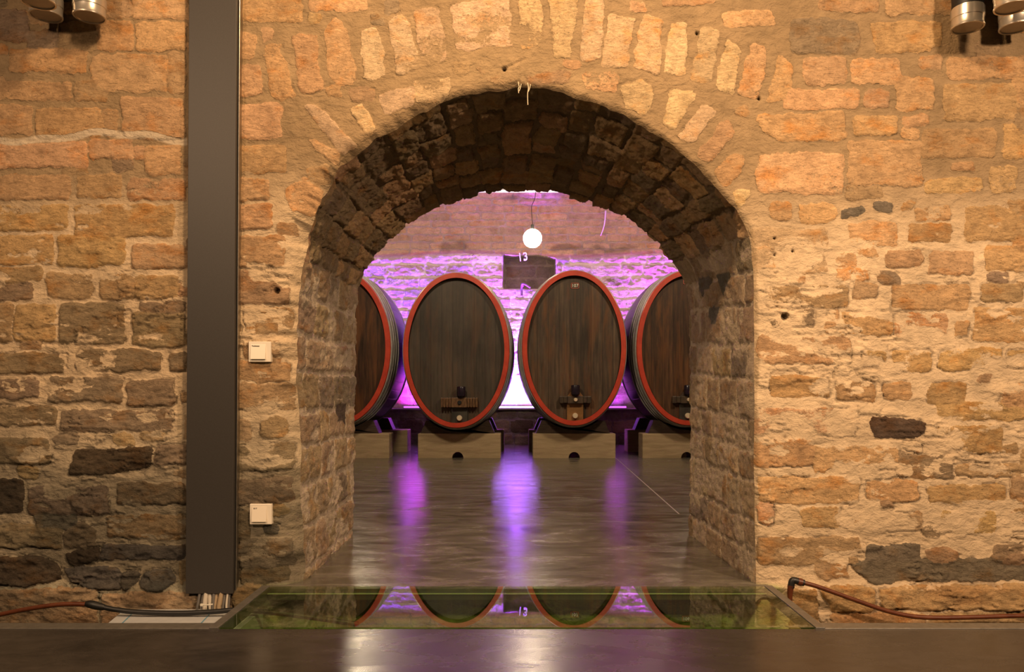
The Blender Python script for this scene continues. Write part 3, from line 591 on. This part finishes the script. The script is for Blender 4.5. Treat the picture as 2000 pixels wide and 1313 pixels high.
# hall floor, trench
b = bmesh.new(); box(b, -5, 5, -7, -.545, -.7, 0); tag(obj('floor_hall', b, M_FLOOR2), 'dark polished hall floor', 'floor', kind='structure')
b = bmesh.new(); box(b, -5, -.885, -.545, -.49, -.06, .002, .001); tag(obj('trim_2', b, M_TRIM), 'steel edge strip of hall floor left of glass', 'edge strip', kind='structure')
b = bmesh.new(); box(b, .885, 5, -.545, -.49, -.06, .002, .001); tag(obj('trim_3', b, M_TRIM), 'steel edge strip of hall floor right of glass', 'edge strip', kind='structure')
M_SOIL = simple_noise_mat('trench_soil', (.22, .20, .09), (.36, .33, .16), 12, .95, bs=.6, bd=.03)
b = bmesh.new(); box(b, -5, 5, -.60, .1, -.75, -.60); box(b, -.90, .90, -.53, .0, -.65, -.215); tag(obj('floor_trench', b, M_SOIL), 'bottom of the trench along the wall', 'floor', kind='structure')

# ------------------------------------------------------------------ glass panel over the pit
gt = thing('glass_floor_panel', 'greenish walk-on glass panel over the pit before the arch', 'glass panel', (0, -.30, 0))
tilt = math.radians(.80)
MG = Matrix.Translation((0, -.30, .0062)) @ Matrix.Rotation(tilt, 4, 'X') @ Matrix.Translation((0, .30, 0))
MGi = Matrix.Translation((0, .30, 0))
b = bmesh.new(); box(b, -.872, .872, -.540, -.068, -.016, 0, 0, MGi @ MG); obj('pane', b, M_GLASS, gt)
for sx in (-1, 1):
    b = bmesh.new(); box(b, min(sx*.874, sx*.902), max(sx*.874, sx*.902), -.545, -.066, -.04, .0025, .001, MGi @ MG); obj('side_rail', b, M_TRIM, gt)
b = bmesh.new(); box(b, -.872, .872, -.098, -.072, -.040, -.0165, .001, MGi @ MG); obj('support_ledge', b, mat('dark_ledge', (.05, .05, .035), .5), gt)
b = bmesh.new(); box(b, -.872, .872, -.1025, -.0995, -.0192, -.0165, 0, MGi @ MG); obj('sealing_strip', b, mat('pale_seal', (.55, .58, .48), .4), gt)
# rubble in the pit
rk = random.Random(4); M_ROCK = simple_noise_mat('mossy_rubble', (.30, .30, .10), (.70, .62, .34), 9, .9, bs=.7, bd=.02)
def rock(sd):
    r = random.Random(sd); b = bmesh.new(); bmesh.ops.create_icosphere(b, subdivisions=3, radius=1)
    pl = [(Vector((r.uniform(-1, 1), r.uniform(-1, 1), r.uniform(-1, 1))).normalized(), r.uniform(.55, .85)) for _ in range(9)]
    for v in b.verts:
        for nn, dd in pl:
            k = v.co.dot(nn)
            if k > dd: v.co -= nn*(k-dd)*.85
        v.co *= 1+.04*math.sin(7*v.co.x+sd)*math.cos(6*v.co.y+2*v.co.z)
    return b
protos = [rock(k) for k in range(5)]; pm = []
for k, b in enumerate(protos):
    me = bpy.data.meshes.new('rubble_stone'); b.to_mesh(me); b.free(); me.materials.append(M_ROCK)
    for p in me.polygons: p.use_smooth = True
    pm.append(me)
def put_rock(x, y, z, s, kk, lab, grp):
    o = bpy.data.objects.new('rubble_stone', pm[kk % 5]); C.objects.link(o); o.location = (x, y, z)
    o.scale = (s*rk.uniform(.95, 1.3), s*rk.uniform(.8, 1.0), s*rk.uniform(.6, .8)); o.rotation_euler = (rk.uniform(-.3, .3), rk.uniform(-.3, .3), rk.uniform(0, 6))
    tag(o, lab, 'stone', grp)
for row, (yy, zz, ss) in enumerate(((-.40, -.175, .040), (-.27, -.165, .045), (-.14, -.150, .045))):
    x = -.84+row*.05
    while x < .86:
        s = ss*rk.uniform(.8, 1.25); x += s*1.35
        put_rock(x, yy+rk.uniform(-.01, .01), -.215+s*.62, s, rk.randint(0, 9), 'moss-yellow rubble stone in the pit seen through the glass panel', 'rubble stones in the pit under the glass')
        x += s*rk.uniform(1.35, 1.9)

# ------------------------------------------------------------------ casks
def esc(rr, yy, ce): pass
def ring(bm, prof, zc, n=96):
    """closed elliptical band; prof = [(a, b, y)] half width, half height, depth"""
    rings = [[bm.verts.new((a*math.cos(2*PI*i/n), y, b*math.sin(2*PI*i/n))) for i in range(n)] for a, b, y in prof]
    for A, B in zip(rings, rings[1:]+rings[:1]):
        for i in range(n): bm.faces.new((A[i], A[(i+1) % n], B[(i+1) % n], B[i]))
    return bm
HA, HB, LEN, BUL = .563, .840, 1.50, .056
def rad(t): return BUL*(1-((t-LEN/2)/(LEN/2))**2)
def cask(name_label, cx, zc, hm, ha, dx, rot, number, style):
    t = thing('wine_cask', name_label, 'cask', (cx, 5.66, zc), rot, 'oval casks in the row')
    def prof(y, off): return (ha+rad(y)+off, HB+rad(y)+off, y)
    n = 16; ysl = [LEN*k/n for k in range(n+1)]
    b = bmesh.new(); outer = [prof(y, 0) for y in ysl]; outer[0] = prof(.012, 0)
    inner = [(ha-.05, HB-.05, LEN), (ha-.05, HB-.05, .02)]
    ring(b, outer+inner, 0); obj('staves', b, M_STAVE, t, True)
    b = bmesh.new(); ring(b, [(ha-.003, HB-.003, 0), (ha+.0025, HB+.0025, .006), (ha+.004, HB+.004, .024), (ha-.04, HB-.04, .03), (ha-.052, HB-.052, .02), (ha-.052, HB-.052, .001)][::-1], 0); obj('chime', b, M_RED, t, True)
    for y0, wd_, th in ((.028, .055, .008), (.130, .030, .008), (.215, .030, .008), (.320, .030, .008), (1.14, .030, .008), (1.24, .030, .008), (1.32, .030, .008), (1.41, .055, .008)):
        b = bmesh.new(); ring(b, [prof(y0, .0005), prof(y0, th), prof(y0+wd_, th), prof(y0+wd_, .0005)], 0); obj('hoop', b, M_HOOPS, t, True)
    b = bmesh.new(); mm = 96; 
    f = [b.verts.new(((ha-.052)*math.cos(2*PI*i/mm), .055, (HB-.052)*math.sin(2*PI*i/mm))) for i in range(mm)]; b.faces.new(f)
    r = [b.verts.new(((ha-.052)*math.cos(2*PI*i/mm), .085, (HB-.052)*math.sin(2*PI*i/mm))) for i in range(mm)]; b.faces.new(r[::-1])
    for i in range(mm): b.faces.new((f[i], f[(i+1) % mm], r[(i+1) % mm], r[i]))
    obj('head', b, hm, t)
    b = bmesh.new(); f = [b.verts.new(((ha-.052)*math.cos(2*PI*i/mm), LEN-.05, (HB-.052)*math.sin(2*PI*i/mm))) for i in range(mm)]; b.faces.new(f); obj('rear_head', b, M_STAVE, t)
    # hatch: door, crossbar, bolts, tap
    s = 180.2; zb = lambda py: EYE-(py-HY)/s-zc      # at the head plane
    if style == 0:     # ribbed crossbar
        yb_, yd = (777, 796), (796, 829); cw, dw = .200, .088
        mb_, md_ = M_BAR1, M_DOOR1
    else:
        yb_, yd = (774, 788), (788, 822); cw, dw = .170, .089; mb_, md_ = M_BAR2, (M_DOOR2 if style == 1 else M_DOOR1)
    b = bmesh.new(); box(b, dx-dw, dx+dw, .030, .056, zb(yd[1]), zb(yd[0]), .004); dd = obj('hatch_door', b, md_, t)
    b = bmesh.new(); z0, z1 = zb(yb_[1]), zb(yb_[0]); box(b, dx-cw, dx+cw, .004, .045, z0+.004, z1-.004, .004); box(b, dx-.082, dx+.082, -.018, .006, z0, z1, .003)
    if style == 0:
        for k in range(4):
            for sg in (-1, 1): box(b, dx+sg*(.100+k*.030)-.009, dx+sg*(.100+k*.030)+.009, -.014, .006, z0, z1, .004)
    else:
        for sg in (-1, 1): box(b, dx+sg*.150-.022, dx+sg*.150+.022, -.012, .006, z0, z1, .006)
    cb_ = obj('crossbar', b, mb_, t)
    def disc(nm, x, z, r, y0, y1, m_, par):
        b = bmesh.new(); lathe(b, [(0, 0), (r, 0), (r, (y1-y0)*.7), (r*.8, y1-y0), (0, y1-y0)], 20, Matrix.Translation((x, y1, z)) @ Matrix.Rotation(PI/2, 4, 'X')); return obj(nm, b, m_, par, True)
    zbolt = zb(817 if style == 0 else 812.5)
    disc('bolt', dx, zbolt, .031, .0, .034, M_BRASS, t)
    if style == 0: disc('nut', dx+.004, (z0+z1)/2, .022, -.035, -.016, M_BLACK, cb_)
    else: disc('nut', dx+.002, (z0+z1)/2, .021, -.040, -.016, M_BRASS, cb_)
    b = bmesh.new(); lathe(b, [(0, 0), (.030, 0), (.030, .012), (.047, .016), (.047, .110), (.042, .118), (0, .118)], 24, Matrix.Translation((dx+.022*(style == 0), -.012, z1+.002))); obj('tap_cap', b, M_TAP, t, True)
    b = bmesh.new(); v = [(dx-.085, z1-.002), (dx+.085, z1-.002), (dx+.05, z1+.045), (dx-.05, z1+.045)]
    fr = [b.verts.new((x, .012, z)) for x, z in v]; bk = [b.verts.new((x, .050, z)) for x, z in v]; b.faces.new(fr); b.faces.new(bk[::-1])
    for i in range(4): b.faces.new((fr[i], fr[(i+1) % 4], bk[(i+1) % 4], bk[i]))
    obj('wedge', b, M_DOOR2 if style == 1 else M_SADDLE, t)
    if number:
        zc_n = zb(557) if number == '107' else zb(548.5)
        b = bmesh.new(); ww, hh2 = .043, .030
        for q in ((-ww, ww, hh2-.004, hh2), (-ww, ww, -hh2, -hh2+.004), (-ww, -ww+.005, -hh2, hh2), (ww-.005, ww, -hh2, hh2)): box(b, dx+q[0], dx+q[1], .049, .055, zc_n+q[2], zc_n+q[3])
        pl = obj('number_plate', b, M_PLATERED, t)
        b = bmesh.new(); text_bm(b, number, .050, Matrix.Translation((dx, .050, zc_n)) @ FACE, .002); obj('digits', b, M_PLATE, pl)
    # rivet joint marks on the chime
    return t
M_BAR1 = simple_noise_mat('ribbed_oak_bar', (.07, .030, .010), (.20, .11, .05), 22, .45, sc=(3, 1, 1))
M_BAR2 = simple_noise_mat('dark_oak_bar', (.030, .020, .013), (.085, .055, .032), 16, .45)
M_DOOR1 = simple_noise_mat('dark_hatch_oak', (.022, .019, .015), (.060, .052, .038), 10, .45)
M_DOOR2 = simple_noise_mat('amber_hatch_oak', (.16, .070, .018), (.30, .15, .050), 9, .45, sc=(1, 1, 1.5))
casks = [
 ('oval oak wine cask cut off by the left arch jamb, amber-brown head', -1.942, 1.212, 0, .566, .0, 0, None, 1),
 ('oval oak wine cask with plain grey-brown head and ribbed crossbar, left of centre', -.660, 1.182, 1, .574, .033, 0, None, 0),
 ('oval oak wine cask numbered 107 with amber hatch door', .619, 1.207, 2, .563, .012, 0, '107', 1),
 ('oval oak wine cask numbered 106, half hidden by the right arch jamb', 1.862, 1.209, 3, .563, -.008, 0, '106', 2)]
sides = ['by the left arch jamb', 'left of centre, under the cask with the ribbed crossbar', 'under cask 107', 'under cask 106 by the right jamb']
bxs = [-1.875, -.640, .632, 1.847]; nots = [0, -.017, 0, .03]
for i, (lab, cx, zc, hm, ha, dx, rot, num, sty) in enumerate(casks):
    cask(lab, cx, zc, M_HEAD[hm], ha, dx, rot, num, sty)
    for rear in (0, 1):
        y0 = 5.84 if not rear else 6.80; xb = bxs[i]+(.02 if rear else 0)+(.05 if rear and i == 0 else 0)-(.05 if rear and i > 1 else 0)
        wh = .459; hb_ = .272
        b = bmesh.new(); P = [(xb-wh, 0)]; nx_ = xb+nots[i]
        for k in range(13): a = PI-PI*k/12; P.append((nx_+.063*math.cos(a), .068*math.sin(a)))
        P += [(xb+wh, 0), (xb+wh, hb_), (xb-wh, hb_)]
        fr = [b.verts.new((x, y0, z)) for x, z in P]; bk = [b.verts.new((x, y0+.30, z)) for x, z in P]
        b.faces.new(fr); b.faces.new(bk[::-1])
        for k in range(len(P)): b.faces.new((fr[k], fr[(k+1) % len(P)], bk[(k+1) % len(P)], bk[k]))
        bmesh.ops.recalc_face_normals(b, faces=b.faces[:])
        eg = [e for e in b.edges if (abs(e.verts[0].co.z-hb_) < 1e-5 or abs(e.verts[1].co.z-hb_) < 1e-5)]
        bmesh.ops.bevel(b, geom=eg, offset=.010, segments=2, profile=.5, affect='EDGES')
        tag(obj('sandstone_block', b, M_BLOCK), ('rear' if rear else 'front')+' sandstone support block '+sides[i], 'stone block', 'sandstone blocks carrying the casks')
        ys0 = y0+(.012 if not rear else .04); yl = ys0-5.66; rr = max(rad(yl), rad(yl+.22))+.0075
        a_, b_ = ha+rr, HB+rr
        b = bmesh.new(); xt = .35; zt = .415; P = [(-.41, hb_), (.41, hb_), (xt, zt)]
        xe = a_*math.sqrt(max(0, 1-((zc-zt)/b_)**2))
        for k in range(17): x = xe-2*xe*k/16; P.append((x, zc-b_*math.sqrt(1-(x/a_)**2)))
        P.append((-xt, zt))
        fr = [b.verts.new((cx+x, ys0, z)) for x, z in P]; bk = [b.verts.new((cx+x, ys0+.22, z)) for x, z in P]
        for vs2, rv in ((fr, 0), (bk, 1)): b.faces.new(vs2[::-1] if rv else vs2)
        for k in range(len(P)): b.faces.new((fr[k], fr[(k+1) % len(P)], bk[(k+1) % len(P)], bk[k]))
        bmesh.ops.triangulate(b, faces=[f for f in b.faces if len(f.verts) > 4])
        tag(obj('cask_saddle', b, M_SADDLE), ('rear' if rear else 'front')+' dark timber saddle '+sides[i], 'saddle', 'timber saddles between blocks and casks')

# ------------------------------------------------------------------ cellar lamps, tray, wall fittings
def pendant(x, lab, kx):
    y = 6.56; z = 2.577; t = thing('pendant_globe_lamp', lab, 'lamp', (x, y, z), 0, 'globe lamps over the casks')
    b = bmesh.new(); bmesh.ops.create_uvsphere(b, u_segments=32, v_segments=20, radius=.112); obj('globe', b, M_GLOBE, t, True)
    b = bmesh.new(); lathe(b, [(0, .165), (.018, .165), (.022, .112), (.030, .106), (.0, .100)], 16); obj('holder', b, M_BLACK, t, True)
    b = bmesh.new(); tube(b, [(0, 0, .16), (-.006, 0, .25), (-.010, .01, .38), (kx*.5, .02, .47), (kx, .04, .578)], .0045, 8); obj('cord', b, M_CORD, t, True)
pendant(.184, 'glowing white globe lamp on a dark cord between the two middle casks', .045)
pendant(-1.90, 'globe lamp over the leftmost cask, seen only mirrored in the floor', .03)
pendant(2.32, 'globe lamp over cask 106, hidden by the right jamb', .03)
t = thing('cable_tray', 'white metal cable tray high across the cellar behind the arch crown', 'cable tray', (0, 6.60, 3.155))
b = bmesh.new(); box(b, -4.8, 4.8, -.05, .07, 0, .016, .002); box(b, -4.8, 4.8, -.053, -.05, 0, .022); obj('channel', b, M_TRAY, t)
for k, (x0, wd_, hh2) in enumerate(((-.30, .10, .045), (-.21, .02, .050), (.06, .05, .060), (.12, .03, .035), (.17, .06, .020), (.25, .05, .016), (.33, .03, .020))):
    b = bmesh.new(); box(b, x0, x0+wd_, -.03, .04, .016, .016+hh2, .003); obj('clip', b, M_TRAY, t)
for nm in (-4.5, 4.5):
    b = bmesh.new(); box(b, nm-.01, nm+.01, 0, .02, .016, 1.10); obj('hanger', b, M_STEEL, t)
for x, wd_, m_, lab in ((-.03, .70, M_LED, 'bright violet-white light bar on the ledge between the two middle casks'), (-1.30, .62, M_LEDM, 'dim magenta light bar on the ledge left of the middle casks'), (1.24, .62, M_LEDM, 'dim magenta light bar on the ledge between casks 107 and 106')):
    t = thing('light_bar', lab, 'light', (x, 8.245, .512), 0, 'light bars on the cellar ledge')
    b = bmesh.new(); box(b, -wd_/2, wd_/2, -.020, .035, 0, .010, .002); obj('housing', b, M_STEEL, t)
    b = bmesh.new(); box(b, -wd_/2+.01, wd_/2-.01, -.016, .03, .010, .032, .003); obj('diffuser', b, m_, t)
# painted number and iron hook at the recess
b = bmesh.new(); nn = W(1021, 503, 11.33); text_bm(b, '13', .155, Matrix.Translation((nn[0], 8.470, nn[2])) @ Matrix.Rotation(-.12, 4, 'Y') @ FACE, .035)
tag(obj('number_sign', b, mat('white_number', (.9, .88, .9), .5)), 'small white number 13 at the top edge of the dark wall recess', 'number')
b = bmesh.new(); p = [W(1019, 578, 11.25), W(1019, 565, 11.25), W(1020, 555, 11.22), W(1027, 556, 11.2), W(1036, 562, 11.2)]; tube(b, p, .016, 8)
tube(b, [W(1020, 556, 11.22), W(1022, 560, 11.42)], .014, 8)
tag(obj('iron_hook', b, M_SLATE, smooth=True), 'rusty iron hook below the dark wall recess', 'hook')
b = bmesh.new(); tube(b, [W(1183, 412, 11.34), W(1180, 440, 11.34), W(1173, 460, 11.34)], .008, 8)
tag(obj('wall_cable', b, M_CABLE, smooth=True), 'short pale cable running down the upper cellar wall', 'cable')

# ------------------------------------------------------------------ hall: duct, switches, spotlights, hoses
t = thing('cable_duct', 'tall anthracite sheet metal cable duct fixed to the wall left of the arch', 'duct', (0, 0, 0))
Dd = 2.795; zt_, zb_ = W(0, -410, Dd)[2], W(0, 1160, Dd)[2]
def slab(px0b, px1b, px0t, px1t, y0, y1):
    b = bmesh.new(); q = []
    for yy in (y0, y1): q.append([b.verts.new(((px-VX)*Dd/F, yy, z)) for px, z in ((px0b, zb_), (px1b, zb_), (px1t, zt_), (px0t, zt_))])
    b.faces.new(q[0]); b.faces.new(q[1][::-1])
    for k in range(4): b.faces.new((q[0][k], q[0][(k+1) % 4], q[1][(k+1) % 4], q[1][k]))
    bmesh.ops.recalc_face_normals(b, faces=b.faces[:]); bmesh.ops.bevel(b, geom=b.edges[:], offset=.0015, segments=2, profile=.5, affect='EDGES'); return b
obj('cover', slab(362.5, 455, 371.5, 465, -.046, .01), M_DUCT, t)
obj('return_edge', slab(456, 458.5, 466, 468.5, -.030, .01), M_STEEL, t)
cabs = [(392, 388, 0, .005), (399, 396, 0, .006), (404, 403, 1, .0085), (411, 415, 1, .008), (419, 418, 0, .006), (426, 422, 2, .008), (434, 430, 2, .0085), (441, 438, 0, .006), (446, 445, 1, .004), (450, 449, 0, .004)]
nm_ = ['dark thin', 'grey', 'white', 'white slanting', 'dark middle', 'tan', 'thick tan', 'grey right-hand', 'thin pale', 'thin dark right-hand']
M_CT = mat('tan_cable_sheath', (.36, .27, .17), .5)
for k, (xt, xb_, c, r) in enumerate(cabs):
    b = bmesh.new(); yy = -.034+.006*(k % 2); Dk = DW+yy; jt = .004*math.sin(k*2.1)
    tube(b, [(W(xt, 0, Dk)[0], yy, W(0, 1150, Dk)[2]), (W((xt+xb_)/2+jt*100, 0, Dk)[0], yy-.012, W(0, 1175, Dk)[2]), (W(xb_, 0, Dk)[0], yy-.014, W(0, 1198, Dk)[2]), (W(xb_, 0, Dk)[0], yy-.014, -.30)], r, 10)
    tag(obj('duct_cable', b, (M_CABLEG, M_CABLE, M_CT)[c], smooth=True), f'{nm_[k]} cable dropping out of the duct foot into the trench', 'cable', 'cables below the duct')
b = bmesh.new(); pz = W(406, 1180, 2.775); tube(b, [(pz[0]-.014, pz[1]-.010, pz[2]), (pz[0]+.004, pz[1]-.016, pz[2]+.001), (pz[0]+.022, pz[1]-.012, pz[2]+.002)], .0022, 8); box(b, pz[0]-.021, pz[0]-.012, pz[1]-.018, pz[1]-.008, pz[2]-.004, pz[2]+.004, .001)
tag(obj('cable_tie', b, mat('nylon', (.75, .72, .62), .4), smooth=True), 'white cable tie round the white duct cables', 'cable tie')

def switch(px, py, w_, h_, txt, lab, tx, ts):
    c = W(px, py, 2.83); t = thing('light_switch', lab, 'switch', (c[0], -.004, c[2]))
    s = 2.822/F; w2, h2 = w_*s/2, h_*s/2
    b = bmesh.new(); box(b, -w2, w2, -.014, .012, -h2, h2, .002); obj('frame', b, M_SWITCH, t)
    b = bmesh.new(); rw, rh = w2*.66, h2*.72; ox = -w2*.12
    q = [b.verts.new(v) for v in ((ox-rw, -.0145, rh*1.05), (ox+rw, -.0145, rh*1.05), (ox+rw, -.0215, -rh), (ox-rw, -.0215, -rh), (ox-rw, -.013, rh*1.05), (ox+rw, -.013, rh*1.05), (ox+rw, -.013, -rh), (ox-rw, -.013, -rh))]
    for f in ((0, 1, 2, 3), (4, 7, 6, 5), (0, 4, 5, 1), (1, 5, 6, 2), (2, 6, 7, 3), (3, 7, 4, 0)): b.faces.new([q[i] for i in f])
    rk_ = obj('rocker', b, M_SWITCH, t)
    b = bmesh.new(); text_bm(b, txt, ts, Matrix.Translation((ox-rw+tx, -.0162, rh*.78)) @ FACE, .0006); obj('lettering', b, M_INK, rk_)
switch(508.5, 687.5, 43.5, 40, 'Tischlampe', 'cream light switch in the upper position, lettered along its rocker top', .0175, .0062)
switch(510.5, 1004, 43, 40, 'B 17', 'cream light switch in the lower position, near the foot of the pier', .0125, .0066)

def can(px, py, D, lab, r=.054, lift=0):
    c = W(px, py, D); t = thing('spotlight', lab, 'spotlight', c, 0, 'cylinder spotlights at the wall top')
    rh = .070
    b = bmesh.new(); lathe(b, [(r-.007, .006), (r-.006, 0), (r-.001, 0), (r, .004), (r-.002, .008), (r-.002, rh*.45), (r, rh*.48), (r, rh-.006), (r-.003, rh-.004), (r-.003, rh), (r-.010, rh), (r-.010, .01)], 64, closed=True); obj('steel_ring', b, M_RING, t, True)
    b = bmesh.new(); lathe(b, [(0, .004), (r-.0075, .004), (r-.0075, .012), (0, .012)], 48); obj('lens', b, M_LENS, t)
    b = bmesh.new(); lathe(b, [(0, rh-.002), (r-.0035, rh-.002), (r-.0035, .40), (r-.008, .405), (0, .405)], 48); obj('body', b, M_BLACK, t, True)
    b = bmesh.new(); yw = -c[1]; box(b, -.02, .02, 0, yw+.01, .34+lift, .37+lift, .002)
    if lift: box(b, -.02, .02, -.01, .01, .40, .45)
    obj('bracket', b, M_BLACK, t)
can(175, 34, 2.755, 'upright cylinder spotlight beside the duct side, black body and steel ring', .054)
can(90, 32, 2.755, 'rear cylinder spotlight of the overlapping pair at top left')
can(75, 6, 2.625, 'front cylinder spotlight of the overlapping pair at top left', lift=.08)
can(1890, 55, 2.755, 'single black and steel cylinder spotlight left of the pair at top right')
can(1984, 55, 2.755, 'rear cylinder spotlight of the pair at the top right edge')
can(1976, 16, 2.60, 'front cylinder spotlight of the pair at the top right edge', lift=.08)

# grey cover box in the trench
xl, xr = W(222, 0, 2.55)[0], -.905
t = thing('insulation_board', 'pale grey board with blue seams lying in the trench under the duct', 'board', (0, 0, 0))
b = bmesh.new(); Z0 = -.078
q0 = [(W(245, 0, 2.80)[0], -.045), (xr, -.045), (xr, -.49), (W(120, 0, 2.35)[0]+.045, -.49)]
lo = [b.verts.new((x, y, -.60)) for x, y in q0]; hi = [b.verts.new((x, y, Z0)) for x, y in q0]; b.faces.new(hi); b.faces.new(lo[::-1])
for k in range(4): b.faces.new((lo[k], lo[(k+1) % 4], hi[(k+1) % 4], hi[k]))
obj('panel', b, M_BOARD, t)
for pxs in (232+18, 402): 
    b = bmesh.new(); x1 = W(pxs+14, 0, 2.78)[0]; x0 = W(pxs-8, 0, 2.60)[0]
    q = [b.verts.new(v) for v in ((x0-.002, -.30, Z0+.001), (x0+.002, -.30, Z0+.001), (x1+.002, -.05, Z0+.001), (x1-.002, -.05, Z0+.001))]; b.faces.new(q); obj('seam', b, M_BLUE, t)
# hoses
def P3(l, D): return [W(x, y, D if not isinstance(D, list) else D[i]) for i, (x, y) in enumerate(l)]
t = thing('heating_hose', 'rust-brown pipe with black hose end running along the trench on the left', 'hose', (0, 0, 0))
b = bmesh.new(); tube(b, P3([(-400, 1290), (-200, 1250), (-40, 1212), (0, 1201), (60, 1189), (120, 1181), (172, 1181)], 2.70), .0080, 12); obj('pipe', b, M_HOSE, t, True)
b = bmesh.new(); tube(b, P3([(168, 1180), (178, 1181), (190, 1184), (204, 1187)], 2.70), lambda q: .0095+.0045*math.sin(PI*q), 12); obj('coupling', b, M_RUBBER, t, True)
b = bmesh.new(); tube(b, P3([(200, 1186), (225, 1191), (270, 1196), (350, 1198), (420, 1195), (470, 1192), (560, 1200), (700, 1220)], 2.70), .0088, 12); obj('rubber_hose', b, M_RUBBER, t, True)
t = thing('water_pipe', 'rust-brown pipe with black elbow lying in the trench right of the glass', 'pipe', (0, 0, 0))
Dp = 2.76
b = bmesh.new(); tube(b, P3([(1562, 1137), (1590, 1144), (1630, 1158), (1680, 1176), (1730, 1193), (1780, 1204), (1830, 1207), (1900, 1206), (2000, 1203), (2200, 1200), (2500, 1200)], Dp), .0080, 12); obj('pipe', b, M_HOSE, t, True)
b = bmesh.new(); tube(b, P3([(1570, 1139), (1556, 1135), (1549, 1134), (1546, 1139), (1545, 1148)], Dp), .0118, 12); el = obj('elbow', b, M_RUBBER, t, True)
b = bmesh.new(); tube(b, P3([(1558, 1136), (1566, 1138)], Dp), .0135, 12); obj('collar', b, M_HOSE, t, True)
b = bmesh.new(); tube(b, P3([(1545, 1144), (1544, 1150), (1543, 1160), (1543, 1172), (1543, 1200)], Dp), lambda q: .0125-.006*q, 12); obj('nozzle', b, M_HOSE, t, True)
# mineral strands at the crown
for x, y0, y1, lab in ((1013, 164, 182, 'short looped pale root fibre hanging at the arch crown'), (1031, 165, 205, 'long pale root fibre hanging at the arch crown')):
    b = bmesh.new(); tube(b, [W(x-1, y0-4, 2.845), W(x+1, y0+6, 2.84), W(x-.5, (y0+y1)/2, 2.838), W(x, y1, 2.838)], .0016, 6)
    tube(b, [W(x+5, y0, 2.845), W(x+3, y0+9, 2.84), W(x+1, y0+14, 2.838)], .0014, 6)
    tag(obj('root_fibre', b, mat('pale_fibre', (.6, .5, .36), .8), smooth=True), lab, 'root')
